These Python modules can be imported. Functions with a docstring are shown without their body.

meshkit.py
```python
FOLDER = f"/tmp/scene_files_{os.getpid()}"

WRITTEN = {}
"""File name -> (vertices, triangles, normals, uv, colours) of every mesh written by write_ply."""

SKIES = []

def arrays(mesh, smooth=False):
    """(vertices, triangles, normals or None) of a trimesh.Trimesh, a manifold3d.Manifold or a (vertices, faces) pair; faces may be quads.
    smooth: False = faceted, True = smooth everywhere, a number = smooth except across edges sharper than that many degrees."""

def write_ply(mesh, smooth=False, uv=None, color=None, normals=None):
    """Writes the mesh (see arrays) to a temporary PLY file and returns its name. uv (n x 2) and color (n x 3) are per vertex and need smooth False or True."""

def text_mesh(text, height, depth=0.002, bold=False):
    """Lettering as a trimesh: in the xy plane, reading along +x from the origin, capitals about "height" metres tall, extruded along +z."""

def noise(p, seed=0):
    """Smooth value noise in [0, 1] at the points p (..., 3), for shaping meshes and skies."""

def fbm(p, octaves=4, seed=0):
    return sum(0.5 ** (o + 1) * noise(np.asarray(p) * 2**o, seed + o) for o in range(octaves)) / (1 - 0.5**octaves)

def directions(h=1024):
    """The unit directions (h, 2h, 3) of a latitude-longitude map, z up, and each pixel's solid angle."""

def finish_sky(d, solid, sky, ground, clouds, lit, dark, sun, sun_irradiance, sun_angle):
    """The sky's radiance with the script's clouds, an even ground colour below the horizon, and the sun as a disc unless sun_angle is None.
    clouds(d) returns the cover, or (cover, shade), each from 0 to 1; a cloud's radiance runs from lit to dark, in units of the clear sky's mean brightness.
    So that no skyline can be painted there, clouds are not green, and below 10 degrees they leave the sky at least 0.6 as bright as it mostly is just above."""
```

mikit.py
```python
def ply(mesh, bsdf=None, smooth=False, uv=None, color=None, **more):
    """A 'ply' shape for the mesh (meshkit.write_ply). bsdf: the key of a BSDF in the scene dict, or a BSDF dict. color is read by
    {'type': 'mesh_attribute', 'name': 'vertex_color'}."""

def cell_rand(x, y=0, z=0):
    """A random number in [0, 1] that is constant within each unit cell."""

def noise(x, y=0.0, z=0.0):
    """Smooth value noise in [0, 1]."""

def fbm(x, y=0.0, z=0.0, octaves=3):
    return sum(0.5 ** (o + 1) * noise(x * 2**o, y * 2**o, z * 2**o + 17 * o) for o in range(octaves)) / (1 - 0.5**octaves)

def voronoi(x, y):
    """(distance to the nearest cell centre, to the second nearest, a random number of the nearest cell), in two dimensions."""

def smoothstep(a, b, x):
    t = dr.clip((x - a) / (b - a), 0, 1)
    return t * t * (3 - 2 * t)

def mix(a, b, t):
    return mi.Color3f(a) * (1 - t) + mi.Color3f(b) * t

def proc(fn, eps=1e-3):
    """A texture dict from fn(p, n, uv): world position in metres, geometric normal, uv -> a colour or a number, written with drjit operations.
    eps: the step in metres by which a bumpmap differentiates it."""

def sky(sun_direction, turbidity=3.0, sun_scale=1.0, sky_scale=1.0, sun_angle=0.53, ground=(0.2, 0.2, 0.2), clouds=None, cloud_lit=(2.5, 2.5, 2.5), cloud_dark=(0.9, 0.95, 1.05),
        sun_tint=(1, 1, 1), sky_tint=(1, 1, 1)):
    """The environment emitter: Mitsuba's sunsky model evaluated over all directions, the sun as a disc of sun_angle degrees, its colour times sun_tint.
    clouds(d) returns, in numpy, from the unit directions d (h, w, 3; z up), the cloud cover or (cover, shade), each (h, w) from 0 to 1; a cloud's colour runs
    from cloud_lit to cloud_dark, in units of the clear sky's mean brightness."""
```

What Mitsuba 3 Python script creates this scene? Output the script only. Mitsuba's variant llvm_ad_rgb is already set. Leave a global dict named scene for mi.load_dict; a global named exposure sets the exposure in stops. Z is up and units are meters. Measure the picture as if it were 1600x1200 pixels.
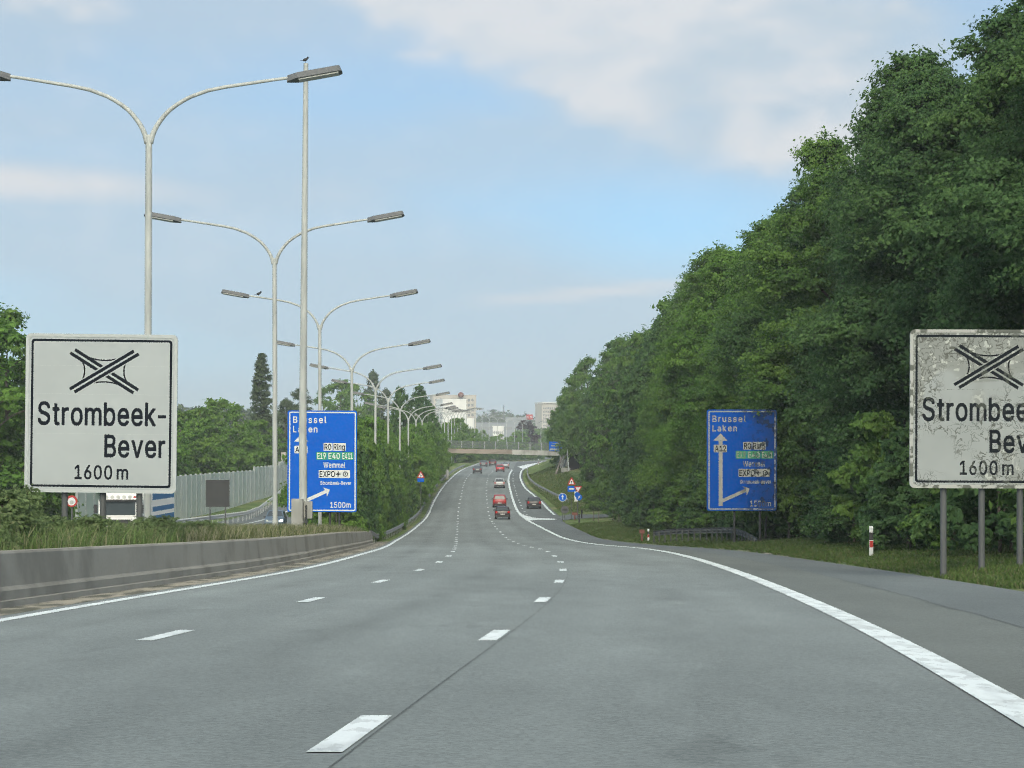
import math, random
import numpy as np, trimesh, mitsuba as mi, mikit, meshkit
import drjit as dr
from shapely.geometry import Polygon, LineString, Point, box as sbox
from shapely.ops import unary_union
from scipy.interpolate import PchipInterpolator
from mikit import cell_rand, noise, fbm, voronoi, smoothstep, mix, proc

T = mi.ScalarTransform4f
scene, labels = {}, {}
random.seed(7)
rng = np.random.default_rng(7)

# ------------------------------------------------------------------ camera, sky, exposure
F, CX, HY = 3700.0, 800.0, 700.0          # focal length in photo pixels, principal column, horizon row (photo 1600 x 1200)
scene['camera'] = {'type': 'perspective', 'fov': math.degrees(2 * math.atan(800 / F)), 'fov_axis': 'x',
                   'principal_point_offset_y': -100 / 1200,
                   'to_world': T().look_at(origin=[0, 0, 0], target=[0, 10, 0], up=[0, 0, 1]), 'near_clip': 0.5, 'far_clip': 20000.0}


def cloud_cover(d):
    az = np.degrees(np.arctan2(d[..., 0], d[..., 1]))
    el = np.degrees(np.arcsin(np.clip(d[..., 2], -1, 1)))
    q = np.stack([az * 0.10, el * 0.30, az * 0 + 3.1], -1)
    w = meshkit.fbm(q * 0.8 + 7, 3, 11)
    q2 = q + (w[..., None] - 0.5) * 1.2
    n = meshkit.fbm(q2, 5, 5)
    n3 = meshkit.fbm(np.stack([az * 0.42, el * 0.95, az * 0 + 9.7], -1) + 1.5 * (w[..., None] - 0.5), 5, 23)
    n2 = meshkit.fbm(q2 * np.array([0.45, 0.7, 1]) + 31, 4, 9)

    def bank(a, e, sa, se, tilt=0.0):
        u = (az - a) / sa
        v = (el - e - tilt * (az - a)) / se
        return np.exp(-(u * u + v * v))

    heap = bank(6.0, 9.4, 7.5, 2.7, -0.06) + 0.75 * bank(-12.6, 10.4, 4.2, 1.5) + 0.35 * bank(-2.0, 10.9, 5.0, 0.8)
    heap = np.clip((1.25 * heap + 1.5 * (n - 0.5) + 1.3 * (n3 - 0.5) - 0.40) / 0.50, 0, 1)
    heap = heap * heap * (3 - 2 * heap)
    streak = bank(-11.8, 6.3 + 0.35 * (n - 0.5), 4.6, 0.46, -0.045) + 0.75 * bank(2.0, 3.75 + 0.3 * (n - 0.5), 4.0, 0.21, 0.07)
    streak = np.clip((streak - 0.25) * 1.6 + 1.6 * streak * (n3 - 0.5), 0, 1)
    mist = 0.55 * bank(-1.5, 3.1, 7.0, 1.3) + 0.50 * np.exp(-(el / 1.6) ** 2)
    hole = bank(4.2, 5.3, 4.2, 1.3, -0.05) + 0.5 * bank(-4.5, 8.6, 5.0, 1.0)
    veil = 0.24 + 0.60 * np.clip((n2 - 0.38) / 0.30, 0, 1) + mist
    cover = np.clip(veil * (1 - 0.75 * np.clip(hole, 0, 1)), 0, 0.85)
    cover = 1 - (1 - cover) * (1 - 0.92 * heap) * (1 - 0.95 * streak)
    n4 = meshkit.fbm(np.stack([az * 1.1, el * 2.4, az * 0 + 4.2], -1) + 2.0 * (n3[..., None] - 0.5), 4, 41)
    lit = 0.9 * heap * np.clip((0.4 * n + 0.35 * n3 + 0.25 * n4 - 0.38) * 4.5, 0, 1) + streak + 0.5 * np.clip((0.5 * n3 + 0.5 * n4 - 0.50) * 4, 0, 1) * np.clip((el - 2.5) / 3, 0, 1)
    high = np.clip((el - 13) / 20, 0, 1)
    shade = np.clip(0.80 - 0.75 * lit - 0.45 * (n - 0.5), 0, 1) * (1 - high) + high * np.clip(1.1 - 1.6 * n, 0, 1)
    return np.clip(np.maximum(cover, high * np.clip((n2 - 0.28) * 4, 0, 1)), 0, 1), shade


SUN = [0.02, -0.86, 0.52]
scene['sky'] = mikit.sky(SUN, turbidity=3.0, sun_scale=0.34, sky_scale=0.78, sun_angle=40.0, clouds=cloud_cover,
                         cloud_lit=(2.14, 2.24, 2.34), cloud_dark=(1.38, 1.78, 2.12), sun_tint=(0.83, 0.955, 1.12), sky_tint=(0.52, 0.655, 0.76))
exposure = 3.0

# ------------------------------------------------------------------ materials
def rgb(*c):
    return {'type': 'rgb', 'value': list(map(float, c))}


def pr(key, col, rough=0.6, **k):
    scene[key] = {'type': 'twosided', 'bsdf': {'type': 'principled', 'base_color': col if isinstance(col, dict) else rgb(*col), 'roughness': rough, **k}}


def asphalt_fn(base, warm, lanes):
    """Asphalt; with lanes, uv.x counts the lanes, so that wheel tracks and the oily middle follow them."""
    def fn(p, n, uv):
        big = fbm(p.x * 0.35, p.y * 0.06, 1.0, 3)
        mid = fbm(p.x * 1.6, p.y * 0.5, 4.0, 3)
        fine = noise(p.x * 34, p.y * 34, 2.0)
        grit = noise(p.x * 85, p.y * 60, 5.0)
        v = 0.80 + 0.30 * big + 0.16 * (mid - 0.5) + 0.26 * (fine - 0.5) + 0.22 * (grit - 0.5)
        c = mix(mi.Color3f(*base) * v, mi.Color3f(*warm) * v, smoothstep(0.60, 0.80, fbm(p.x * 0.9 + 9, p.y * 0.35, 7.0, 4)) * 0.22)
        if lanes:
            f = uv.x - dr.floor(uv.x)
            wob = 0.03 * (noise(p.y * 0.05, 3.3) - 0.5)
            t1, t2, t3 = (f - 0.26 + wob) / 0.085, (f - 0.74 + wob) / 0.085, (f - 0.5 + wob) / 0.07
            track = dr.exp(-t1 * t1) + dr.exp(-t2 * t2)
            oil = dr.exp(-t3 * t3) * smoothstep(0.35, 0.7, fbm(p.x * 1.2, p.y * 0.25, 3.0, 3))
            c = c * (1 + 0.075 * track * (0.4 + big) - 0.15 * oil)
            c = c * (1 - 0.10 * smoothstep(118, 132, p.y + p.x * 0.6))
            bay = dr.floor((p.y + 6) / 41.0)
            c = c * (1 + 0.05 * (cell_rand(bay, dr.floor(uv.x), 3) - 0.5))
            drip = smoothstep(0.80, 0.87, noise(p.x * 1.7 + 3, p.y * 0.55, 8.0)) * smoothstep(0.5, 0.7, noise(p.x * 6, p.y * 2.2, 4.0))
            c = c * (1 - 0.10 * drip)
            scuff = smoothstep(0.74, 0.86, noise(p.x * 0.8 + 7, p.y * 0.30, 12.0)) * smoothstep(0.45, 0.75, fbm(p.x * 3, p.y * 0.9, 2.0, 3))
            c = c * (1 + 0.09 * scuff)
        return c
    return proc(fn)


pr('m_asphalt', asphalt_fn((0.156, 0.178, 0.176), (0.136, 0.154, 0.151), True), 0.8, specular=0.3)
pr('m_shoulder', asphalt_fn((0.108, 0.124, 0.126), (0.09, 0.102, 0.102), False), 0.85, specular=0.2)
pr('m_strip', asphalt_fn((0.116, 0.130, 0.124), (0.095, 0.103, 0.092), False), 0.85, specular=0.2)


def paint_fn(p, n, uv):
    w = fbm(p.x * 5, p.y * 1.3, 3.0, 3)
    f = noise(p.x * 60, p.y * 40)
    chip = smoothstep(0.56, 0.66, fbm(p.x * 9, p.y * 3.0, 6.0, 3) + 0.16 * (f - 0.5))
    c = mix((0.60, 0.65, 0.65), (0.44, 0.48, 0.48), smoothstep(0.40, 0.75, w) * 0.8 + 0.25 * (f - 0.5))
    return mix(c, (0.17, 0.19, 0.19), chip * 0.30)


pr('m_paint', proc(paint_fn), 0.6)
pr('m_joint', (0.085, 0.097, 0.096), 0.8)


def concrete_fn(p, n, uv):
    big = fbm(p.x * 0.5, p.y * 0.5, p.z * 0.8, 3)
    streak = fbm(p.y * 0.9, p.x * 0.9, p.z * 0.6, 4)
    f = noise(p.x * 22, p.y * 22, p.z * 22)
    v = 0.55 + 0.55 * big + 0.22 * (f - 0.5)
    c = mix((0.165, 0.160, 0.140), (0.275, 0.267, 0.235), v)
    return mix(c, (0.105, 0.102, 0.088), smoothstep(0.45, 0.75, streak) * 0.45)


pr('m_concrete', proc(concrete_fn), 0.9, specular=0.2)


def palecon_fn(p, n, uv):
    s = fbm(p.x * 1.3, p.y * 1.3, p.z * 0.5, 4)
    return mix((0.46, 0.47, 0.44), (0.30, 0.30, 0.275), smoothstep(0.35, 0.7, s))


pr('m_paleconcrete', proc(palecon_fn), 0.9)


def browncon_fn(p, n, uv):
    s = fbm(p.x * 0.8, p.z * 2.0, 2.0, 4)
    return mix((0.34, 0.30, 0.25), (0.24, 0.21, 0.18), smoothstep(0.3, 0.7, s))


pr('m_browncon', proc(browncon_fn), 0.9)


def ground_fn(p, n, uv):
    big = fbm(p.x * 0.16, p.y * 0.09, 2.0, 4)
    mid = fbm(p.x * 1.1, p.y * 0.8, 5.0, 3)
    f = noise(p.x * 9, p.y * 9, 1.0)
    c = mix((0.060, 0.098, 0.032), (0.115, 0.150, 0.055), smoothstep(0.3, 0.7, mid) * 0.8 + 0.3 * (f - 0.5))
    return mix(c, (0.19, 0.175, 0.095), smoothstep(0.52, 0.70, big) * 0.55)


pr('m_ground', proc(ground_fn), 0.95, specular=0.1)


def dirt_fn(p, n, uv):
    f = fbm(p.x * 3.5, p.y * 1.2, 3.0, 4)
    return mix((0.23, 0.215, 0.18), (0.085, 0.088, 0.072), smoothstep(0.35, 0.68, f))


pr('m_dirt', proc(dirt_fn), 0.95, specular=0.1)
vc = {'type': 'mesh_attribute', 'name': 'vertex_color'}
scene['m_leaf'] = {'type': 'principledthin', 'base_color': vc, 'roughness': 0.42, 'diff_trans': 0.80, 'spec_trans': 0.0, 'eta': 1.5}
scene['m_blade'] = {'type': 'principledthin', 'base_color': vc, 'roughness': 0.7, 'diff_trans': 0.6, 'spec_trans': 0.0, 'eta': 1.25}


def bark_fn(p, n, uv):
    return mix((0.085, 0.07, 0.055), (0.16, 0.14, 0.115), fbm(p.x * 8, p.y * 8, p.z * 2, 3))


pr('m_bark', proc(bark_fn), 0.9)
pr('m_pole', proc(lambda p, n, uv: mix((0.50, 0.52, 0.49), (0.40, 0.42, 0.40), smoothstep(0.35, 0.75, fbm(p.x * 6, p.y * 6, p.z * 0.7, 3)))), 0.55)
pr('m_weathered', proc(lambda p, n, uv: mix((0.105, 0.11, 0.10), (0.06, 0.063, 0.058), fbm(p.x * 2, p.y * 2, p.z * 9, 3))), 0.7)
pr('m_galv', proc(lambda p, n, uv: mix((0.40, 0.42, 0.41), (0.26, 0.27, 0.26), fbm(p.x * 2, p.y * 2, p.z * 9, 3))), 0.5, metallic=0.35)
pr('m_railpale', (0.56, 0.58, 0.56), 0.6)
pr('m_paleblue', (0.07, 0.20, 0.42), 0.5)
pr('m_lamphead', (0.14, 0.145, 0.145), 0.5)
pr('m_lens', (0.55, 0.56, 0.52), 0.25)
pr('m_dark', (0.035, 0.037, 0.038), 0.6)
pr('m_postgrey', proc(lambda p, n, uv: mix((0.115, 0.12, 0.12), (0.075, 0.08, 0.08), fbm(p.x * 6, p.y * 6, p.z * 1.5, 3))), 0.6)
pr('m_signwhite', proc(lambda p, n, uv: mix((0.42, 0.455, 0.455), (0.37, 0.40, 0.40), fbm(p.x * 0.8, p.y, p.z * 1.1, 4))), 0.45)
pr('m_signedge', (0.46, 0.49, 0.48), 0.5)
pr('m_signblack', (0.012, 0.016, 0.022), 0.9, specular=0.1)


def lichen(p):
    """Dirt on the old sign, from 0 to 1: curly algae threads, pale specks and a grey film on one panel strip."""
    wx = p.x + 0.16 * (fbm(p.x * 4, p.z * 4, 1.0, 3) - 0.5) * 2
    wz = p.z + 0.16 * (fbm(p.x * 4, p.z * 4, 6.0, 3) - 0.5) * 2
    a = dr.abs(fbm(wx * 5.0, wz * 5.0, 2.0, 3) - 0.5)
    thread = 1 - smoothstep(0.008, 0.036, a)
    b = dr.abs(fbm(wx * 8.5, wz * 8.5, 8.0, 3) - 0.5)
    thread2 = (1 - smoothstep(0.008, 0.05, b)) * 0.9
    where = smoothstep(0.34, 0.54, fbm(p.x * 1.25 + 2, p.z * 1.25, 4.0, 3))
    return dr.minimum(dr.maximum(thread, thread2) * where, 1.0)


def oldwhite_fn(p, n, uv):
    c = mix((0.345, 0.37, 0.365), (0.29, 0.315, 0.31), fbm(p.x * 1.4, p.z * 1.4, 3.0, 3))
    film = smoothstep(0.50, 0.62, fbm(p.x * 0.9 + 3, p.z * 0.7, 9.0, 3) + 0.16 * smoothstep(0.95, 1.05, p.z - 0.55))
    c = mix(c, (0.19, 0.195, 0.17), film * 0.55)
    spots = smoothstep(0.62, 0.75, fbm(p.x * 11, p.z * 11, 5.0, 2))
    c = mix(c, (0.50, 0.52, 0.48), spots * film * 0.8)
    return mix(c, (0.085, 0.09, 0.075), lichen(p) * 0.9)


pr('m_oldwhite', proc(oldwhite_fn), 0.7)
pr('m_oldedge', proc(lambda p, n, uv: mix((0.42, 0.43, 0.40), (0.12, 0.13, 0.11), smoothstep(0.45, 0.6, fbm(p.x * 7, p.z * 7, 3.0, 3)))), 0.8)
pr('m_oldblack', proc(lambda p, n, uv: mix((0.014, 0.018, 0.022), (0.11, 0.12, 0.10), smoothstep(0.62, 0.72, fbm(p.x * 6, p.z * 6, 3.0, 3)) * 0.6)), 0.9, specular=0.1)
pr('m_blue', proc(lambda p, n, uv: mix((0.002, 0.122, 0.62), (0.003, 0.11, 0.56), fbm(p.x * 1.1, p.z * 1.1, 2.0, 3))), 0.75, specular=0.2)
pr('m_white', (0.66, 0.69, 0.68), 0.5)
pr('m_green', (0.03, 0.30, 0.16), 0.5)
BSX = 11.84


def grime(p):
    g = smoothstep(-0.9, 1.9, (p.x - BSX) + 1.5 * (fbm(p.x * 0.9, p.z * 0.8, 2.0, 4) - 0.5) + 0.10 * (p.z + 0.7) * smoothstep(0.0, 1.5, p.z))
    sp = smoothstep(0.48, 0.66, fbm(p.x * 4.5, p.z * 4.5, 7.0, 3))
    return dr.minimum(g * (0.55 + 0.6 * sp), 1.0)


def oldblue_fn(p, n, uv):
    return mix((0.004, 0.085, 0.44), (0.020, 0.034, 0.060), grime(p) * 0.88)


pr('m_oldblue', proc(oldblue_fn), 0.85, specular=0.15)


def oldblueprint_fn(p, n, uv):
    sp = smoothstep(0.46, 0.62, fbm(p.x * 5.5, p.z * 5.5, 3.0, 3))
    return mix((0.37, 0.38, 0.36), (0.055, 0.065, 0.075), dr.minimum(0.12 * sp + sp * smoothstep(-0.6, 0.9, p.x - BSX), 0.95))


pr('m_oldprint', proc(oldblueprint_fn), 0.7)
pr('m_oldgreen', proc(lambda p, n, uv: mix((0.06, 0.33, 0.16), (0.02, 0.07, 0.05), grime(p) * 0.8)), 0.6)
pr('m_red', (0.46, 0.035, 0.03), 0.5)
pr('m_brownred', (0.20, 0.07, 0.05), 0.7)
pr('m_rubber', (0.02, 0.02, 0.021), 0.85)
pr('m_rim', (0.30, 0.31, 0.32), 0.4, metallic=0.6)
pr('m_carglass', (0.055, 0.07, 0.078), 0.16, specular=0.6)
pr('m_taillight', (0.50, 0.02, 0.02), 0.25)
pr('m_plate', (0.62, 0.62, 0.60), 0.5)
pr('m_trim', (0.03, 0.031, 0.033), 0.6)
for k, c in dict(black=(0.022, 0.018, 0.022), red=(0.30, 0.018, 0.022), silver=(0.42, 0.44, 0.45), scarlet=(0.42, 0.02, 0.035), lightgrey=(0.34, 0.36, 0.37), maroon=(0.030, 0.019, 0.022),
                 slate=(0.085, 0.10, 0.115), charcoal=(0.05, 0.062, 0.068), oxblood=(0.075, 0.02, 0.024), bluegrey=(0.10, 0.15, 0.20)).items():
    pr('m_car_' + k, c, 0.35, clearcoat=0.8, clearcoat_gloss=0.9, metallic=0.1)
pr('m_panel', proc(lambda p, n, uv: mix((0.52, 0.59, 0.51), (0.43, 0.50, 0.43), fbm(p.x * 0.6, p.y * 0.6, p.z * 0.5, 3))), 0.5)
pr('m_panelpale', proc(lambda p, n, uv: mix((0.58, 0.63, 0.56), (0.50, 0.55, 0.48), fbm(p.x * 0.6, p.y * 0.6, p.z * 0.5, 3))), 0.5)
pr('m_panelpost', (0.38, 0.41, 0.40), 0.6)
pr('m_facade', proc(lambda p, n, uv: mix((0.88, 0.87, 0.84), (0.80, 0.79, 0.76), fbm(p.x * 0.2, p.y * 0.2, p.z * 0.2, 3))), 0.8)
pr('m_tan', proc(lambda p, n, uv: mix((0.60, 0.56, 0.50), (0.52, 0.48, 0.43), fbm(p.x * 0.15, p.y * 0.15, p.z * 0.2, 3))), 0.8)
pr('m_window', (0.26, 0.27, 0.28), 0.3)
pr('m_roofred', (0.17, 0.075, 0.055), 0.8)
pr('m_greyroof', (0.30, 0.33, 0.36), 0.7)
pr('m_steel', (0.13, 0.155, 0.15), 0.6)
scene['m_headlight'] = {'type': 'diffuse', 'reflectance': rgb(0.6, 0.6, 0.6)}

# ------------------------------------------------------------------ naming helpers
def numbered(name):
    if name not in labels:
        return name
    i = 1
    while f'{name}_{i:03d}' in labels:
        i += 1
    return f'{name}_{i:03d}'


def thing(name, label=None, cat=None, group=None, kind=None):
    key = numbered(name)
    labels[key] = {k: v for k, v in dict(label=label, category=cat, group=group, kind=kind).items() if v}
    return key


def part(parent, name, mesh, bsdf, smooth=False, tw=None, label=None, kind=None, color=None, **more):
    key, i = f'{parent}__{name}', 0
    while key in scene:
        i += 1
        key = f'{parent}__{name}_{i:03d}'
    d = mesh if isinstance(mesh, dict) else mikit.ply(mesh, bsdf, smooth, color=color, **more)
    scene[key] = {**d, 'to_world': tw} if tw is not None else d
    if label or kind:
        labels[key] = {k: v for k, v in dict(label=label, kind=kind).items() if v}
    return key


def solo(key, mesh, bsdf, smooth=False, color=None, **more):
    scene[key] = mikit.ply(mesh, bsdf, smooth, color=color, **more)
    return key


cat = trimesh.util.concatenate


def bx(sx, sy, sz, c=(0, 0, 0), rz=0.0):
    m = trimesh.creation.box((sx, sy, sz))
    if rz:
        m.apply_transform(trimesh.transformations.rotation_matrix(rz, [0, 0, 1]))
    m.apply_translation(c)
    return m


def cyl(p0, p1, r0, r1=None, n=12):
    return tube([p0, p1], [r0, r0 if r1 is None else r1], n)


def tube(pts, rad, n=8):
    pts = np.asarray(pts, float)
    rad = np.broadcast_to(np.asarray(rad, float), (len(pts),))
    tang = np.gradient(pts, axis=0)
    tang /= np.linalg.norm(tang, axis=1, keepdims=True) + 1e-12
    ref = np.array([0, 0, 1.0]) if abs(tang[:, 2]).max() < 0.85 else np.array([0.31, 0.95, 0.05])
    a = np.cross(tang, ref)
    a /= np.linalg.norm(a, axis=1, keepdims=True) + 1e-12
    b = np.cross(tang, a)
    th = np.arange(n) * 2 * np.pi / n
    v = pts[:, None] + rad[:, None, None] * (np.cos(th)[None, :, None] * a[:, None] + np.sin(th)[None, :, None] * b[:, None])
    f, m = [], len(pts)
    for i in range(m - 1):
        for j in range(n):
            p, q = i * n + j, i * n + (j + 1) % n
            f += [[p, p + n, q + n], [p, q + n, q]]
    v = np.vstack([v.reshape(-1, 3), pts[:1], pts[-1:]])
    for j in range(n):
        f += [[m * n, j, (j + 1) % n], [m * n + 1, (m - 1) * n + (j + 1) % n, (m - 1) * n + j]]
    mesh = trimesh.Trimesh(v, f, process=False)
    if mesh.volume < 0:
        mesh.invert()
    return mesh


def cap_faces(P):
    v, f = trimesh.creation.triangulate_polygon(Polygon(P), engine='earcut')
    k = np.linalg.norm(np.asarray(v)[:, None] - np.asarray(P)[None], axis=2).argmin(1)
    return k[np.asarray(f)]


def ext(g, depth, z0=0.0):
    out = [trimesh.creation.extrude_polygon(x, depth, engine='earcut') for x in getattr(g, 'geoms', [g]) if x.area > 1e-7]
    m = cat(out)
    m.apply_translation([0, 0, z0])
    return m


# ------------------------------------------------------------------ the road's course (metres; y runs ahead of the camera)
ZD = [(39, 938), (51.5, 908.8), (64, 891), (76.5, 878.5), (89, 869), (101.5, 862), (114, 858), (126.5, 855), (139, 852.6), (151.5, 850), (164, 846.8), (176.5, 843.2), (189, 839.8), (201.5, 835.5), (214, 831.2), (226.5, 827),
      (239, 822.6), (251.5, 818.7), (264, 815), (276.5, 810.6), (289, 805.8), (301.5, 799.8), (314, 793), (326.5, 786.4), (339, 781), (351.5, 775.8), (364, 771), (376.5, 766.2), (389, 762), (401.5, 758), (414, 754.1), (426.5, 750.8),
      (439, 747.7), (451.5, 744.8), (464, 742.2), (476.5, 739.9), (489, 737.9), (501.5, 736)]
zx = [-400, -40, 0, 13, 26] + [a for a, _ in ZD] + [540, 580, 620, 650, 690, 760, 900, 1100, 1500, 2500, 9000]
zz = [7.0, 0.05, -1.25, -1.67, -2.09] + [-(y - HY) * a / F for a, y in ZD] + [-4.60, -4.26, -3.92, -3.76, -3.9, -4.4, -4.6, -3.6, -1.5, 0.0, 0.0]
_zr = PchipInterpolator(zx, zz)
_dd = np.arange(-400, 9000, 1.0)
_zs = _zr(_dd)
_k = np.exp(-0.5 * (np.arange(-18, 19) / 7.0) ** 2)
_k /= _k.sum()
_zsm = np.convolve(np.pad(_zs, 18, mode='edge'), _k, 'valid')


def zroad(d):
    return np.interp(d, _dd, _zsm)


_ds = np.arange(11.0, 700, 0.5)
_ys = np.minimum.accumulate(HY - zroad(_ds) * F / _ds)


def dofy(y):
    return float(np.interp(-y, -_ys, _ds))


def line(pts, before=(), after=()):
    xs = sorted([(dofy(y), (x - CX) * dofy(y) / F) for x, y in pts])
    xs = list(before) + xs + list(after)
    pch = PchipInterpolator([a for a, _ in xs], [b for _, b in xs])
    raw = pch(_dd.clip(xs[0][0], xs[-1][0]))
    sm = np.convolve(np.pad(raw, 18, mode='edge'), _k, 'valid')
    return lambda d: np.interp(d, _dd, sm)


TAIL = [(740, -4.0), (850, 8.0), (1000, 30.0), (1150, 56.0), (1400, 105.0)]
XL = line([(0, 969), (240, 928.5), (480, 888), (587.5, 860), (600, 855), (622.5, 842.5), (642.5, 830), (657.5, 817.5), (670, 802.5), (680, 780), (695, 757.5), (710, 742.5), (725, 732.5), (738, 727.5)],
          [(-60, -7.2), (10, -6.9)], TAIL)
XD1 = line([(237, 998), (470, 943), (580, 912), (645, 895), (680, 882), (698, 872), (708, 862), (711, 857), (712, 852), (713, 845), (714, 835), (715, 820), (716, 800), (718, 785), (721, 772.5), (723.75, 760), (726, 752.5), (732.5, 742.5), (737.5, 739)],
           [(-60, -5.5), (14, -4.5)], [(a, b + 3.6) for a, b in [(640, -9.6)] + TAIL])
XD2 = line([(545, 1145), (778, 991), (850, 938), (875.5, 908.8), (880.5, 891), (877.5, 878.5), (867.5, 869), (857, 862), (844, 858), (831, 855), (820.5, 852.6), (811, 850), (802, 846.8), (796, 843.2), (791, 839.8), (786, 835.5), (781.3, 831.2), (777.5, 827),
            (773.5, 822.6), (771, 818.7), (769, 815), (766, 810.6), (764.4, 805.8), (763, 799.8), (761.3, 786.4), (760.3, 775.8), (760, 766), (760.3, 758), (761, 750.8), (762.9, 744.8), (766, 740), (770, 736)], [(-60, -4.2)], [(a, b + 7.1) for a, b in [(640, -9.6)] + TAIL])
XE = line([(1600, 1112), (1500, 1055), (1420, 1010), (1330, 968), (1219, 920), (1120, 883), (1060, 866), (1010, 857.5), (935, 851), (885, 842), (857.5, 830), (838.8, 820.6), (825, 813), (815, 806), (808.8, 798.8), (803.8, 787.5), (799.4, 773.8), (795.6, 757.5),
           (794.4, 748.8), (795.6, 742.5), (800, 735)], [(-60, 0.5), (5, 2.55)], [(a, b + 10.8) for a, b in [(640, -9.6)] + TAIL])
XR = line([(1600, 923.5), (1450, 901), (1360, 887.5), (1240, 871), (1120, 857.5), (1010, 850), (942.5, 842.5), (910, 830), (880, 815), (874, 806), (861, 795), (849, 782.5), (838.8, 773.8), (826, 763.8), (820, 755), (816.5, 746), (816.5, 741), (818, 736), (823, 732), (830, 729)],
          [(-60, 6.2), (20, 8.2)], [(680, 10.5), (740, 14.0), (850, 25), (1000, 46.0), (1150, 72), (1400, 121)])


def XP(d):          # the lamp row in the median
    return np.interp(d, [0, 68, 101, 133, 166, 198, 231, 264, 296, 400, 500, 620, 700, 750, 860, 1000, 1100, 1400],
                     [-10.4, -10.48, -10.1, -10.8, -11.2, -11.5, -12.05, -12.5, -13.0, -14.0, -14.8, -15.1, -14.8, -14.4, -7.5, 6.5, 21.0, 55.0])


def XB(d):          # face of the concrete barrier
    return XL(d) - 1.15


def OFF(d):         # how far the other carriageway lies from ours
    return XL(d) - np.interp(d, [0, 400, 700], [8.6, 6.5, 7.0])


def smooth01(t):
    t = np.clip(t, 0, 1)
    return t * t * (3 - 2 * t)


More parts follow.
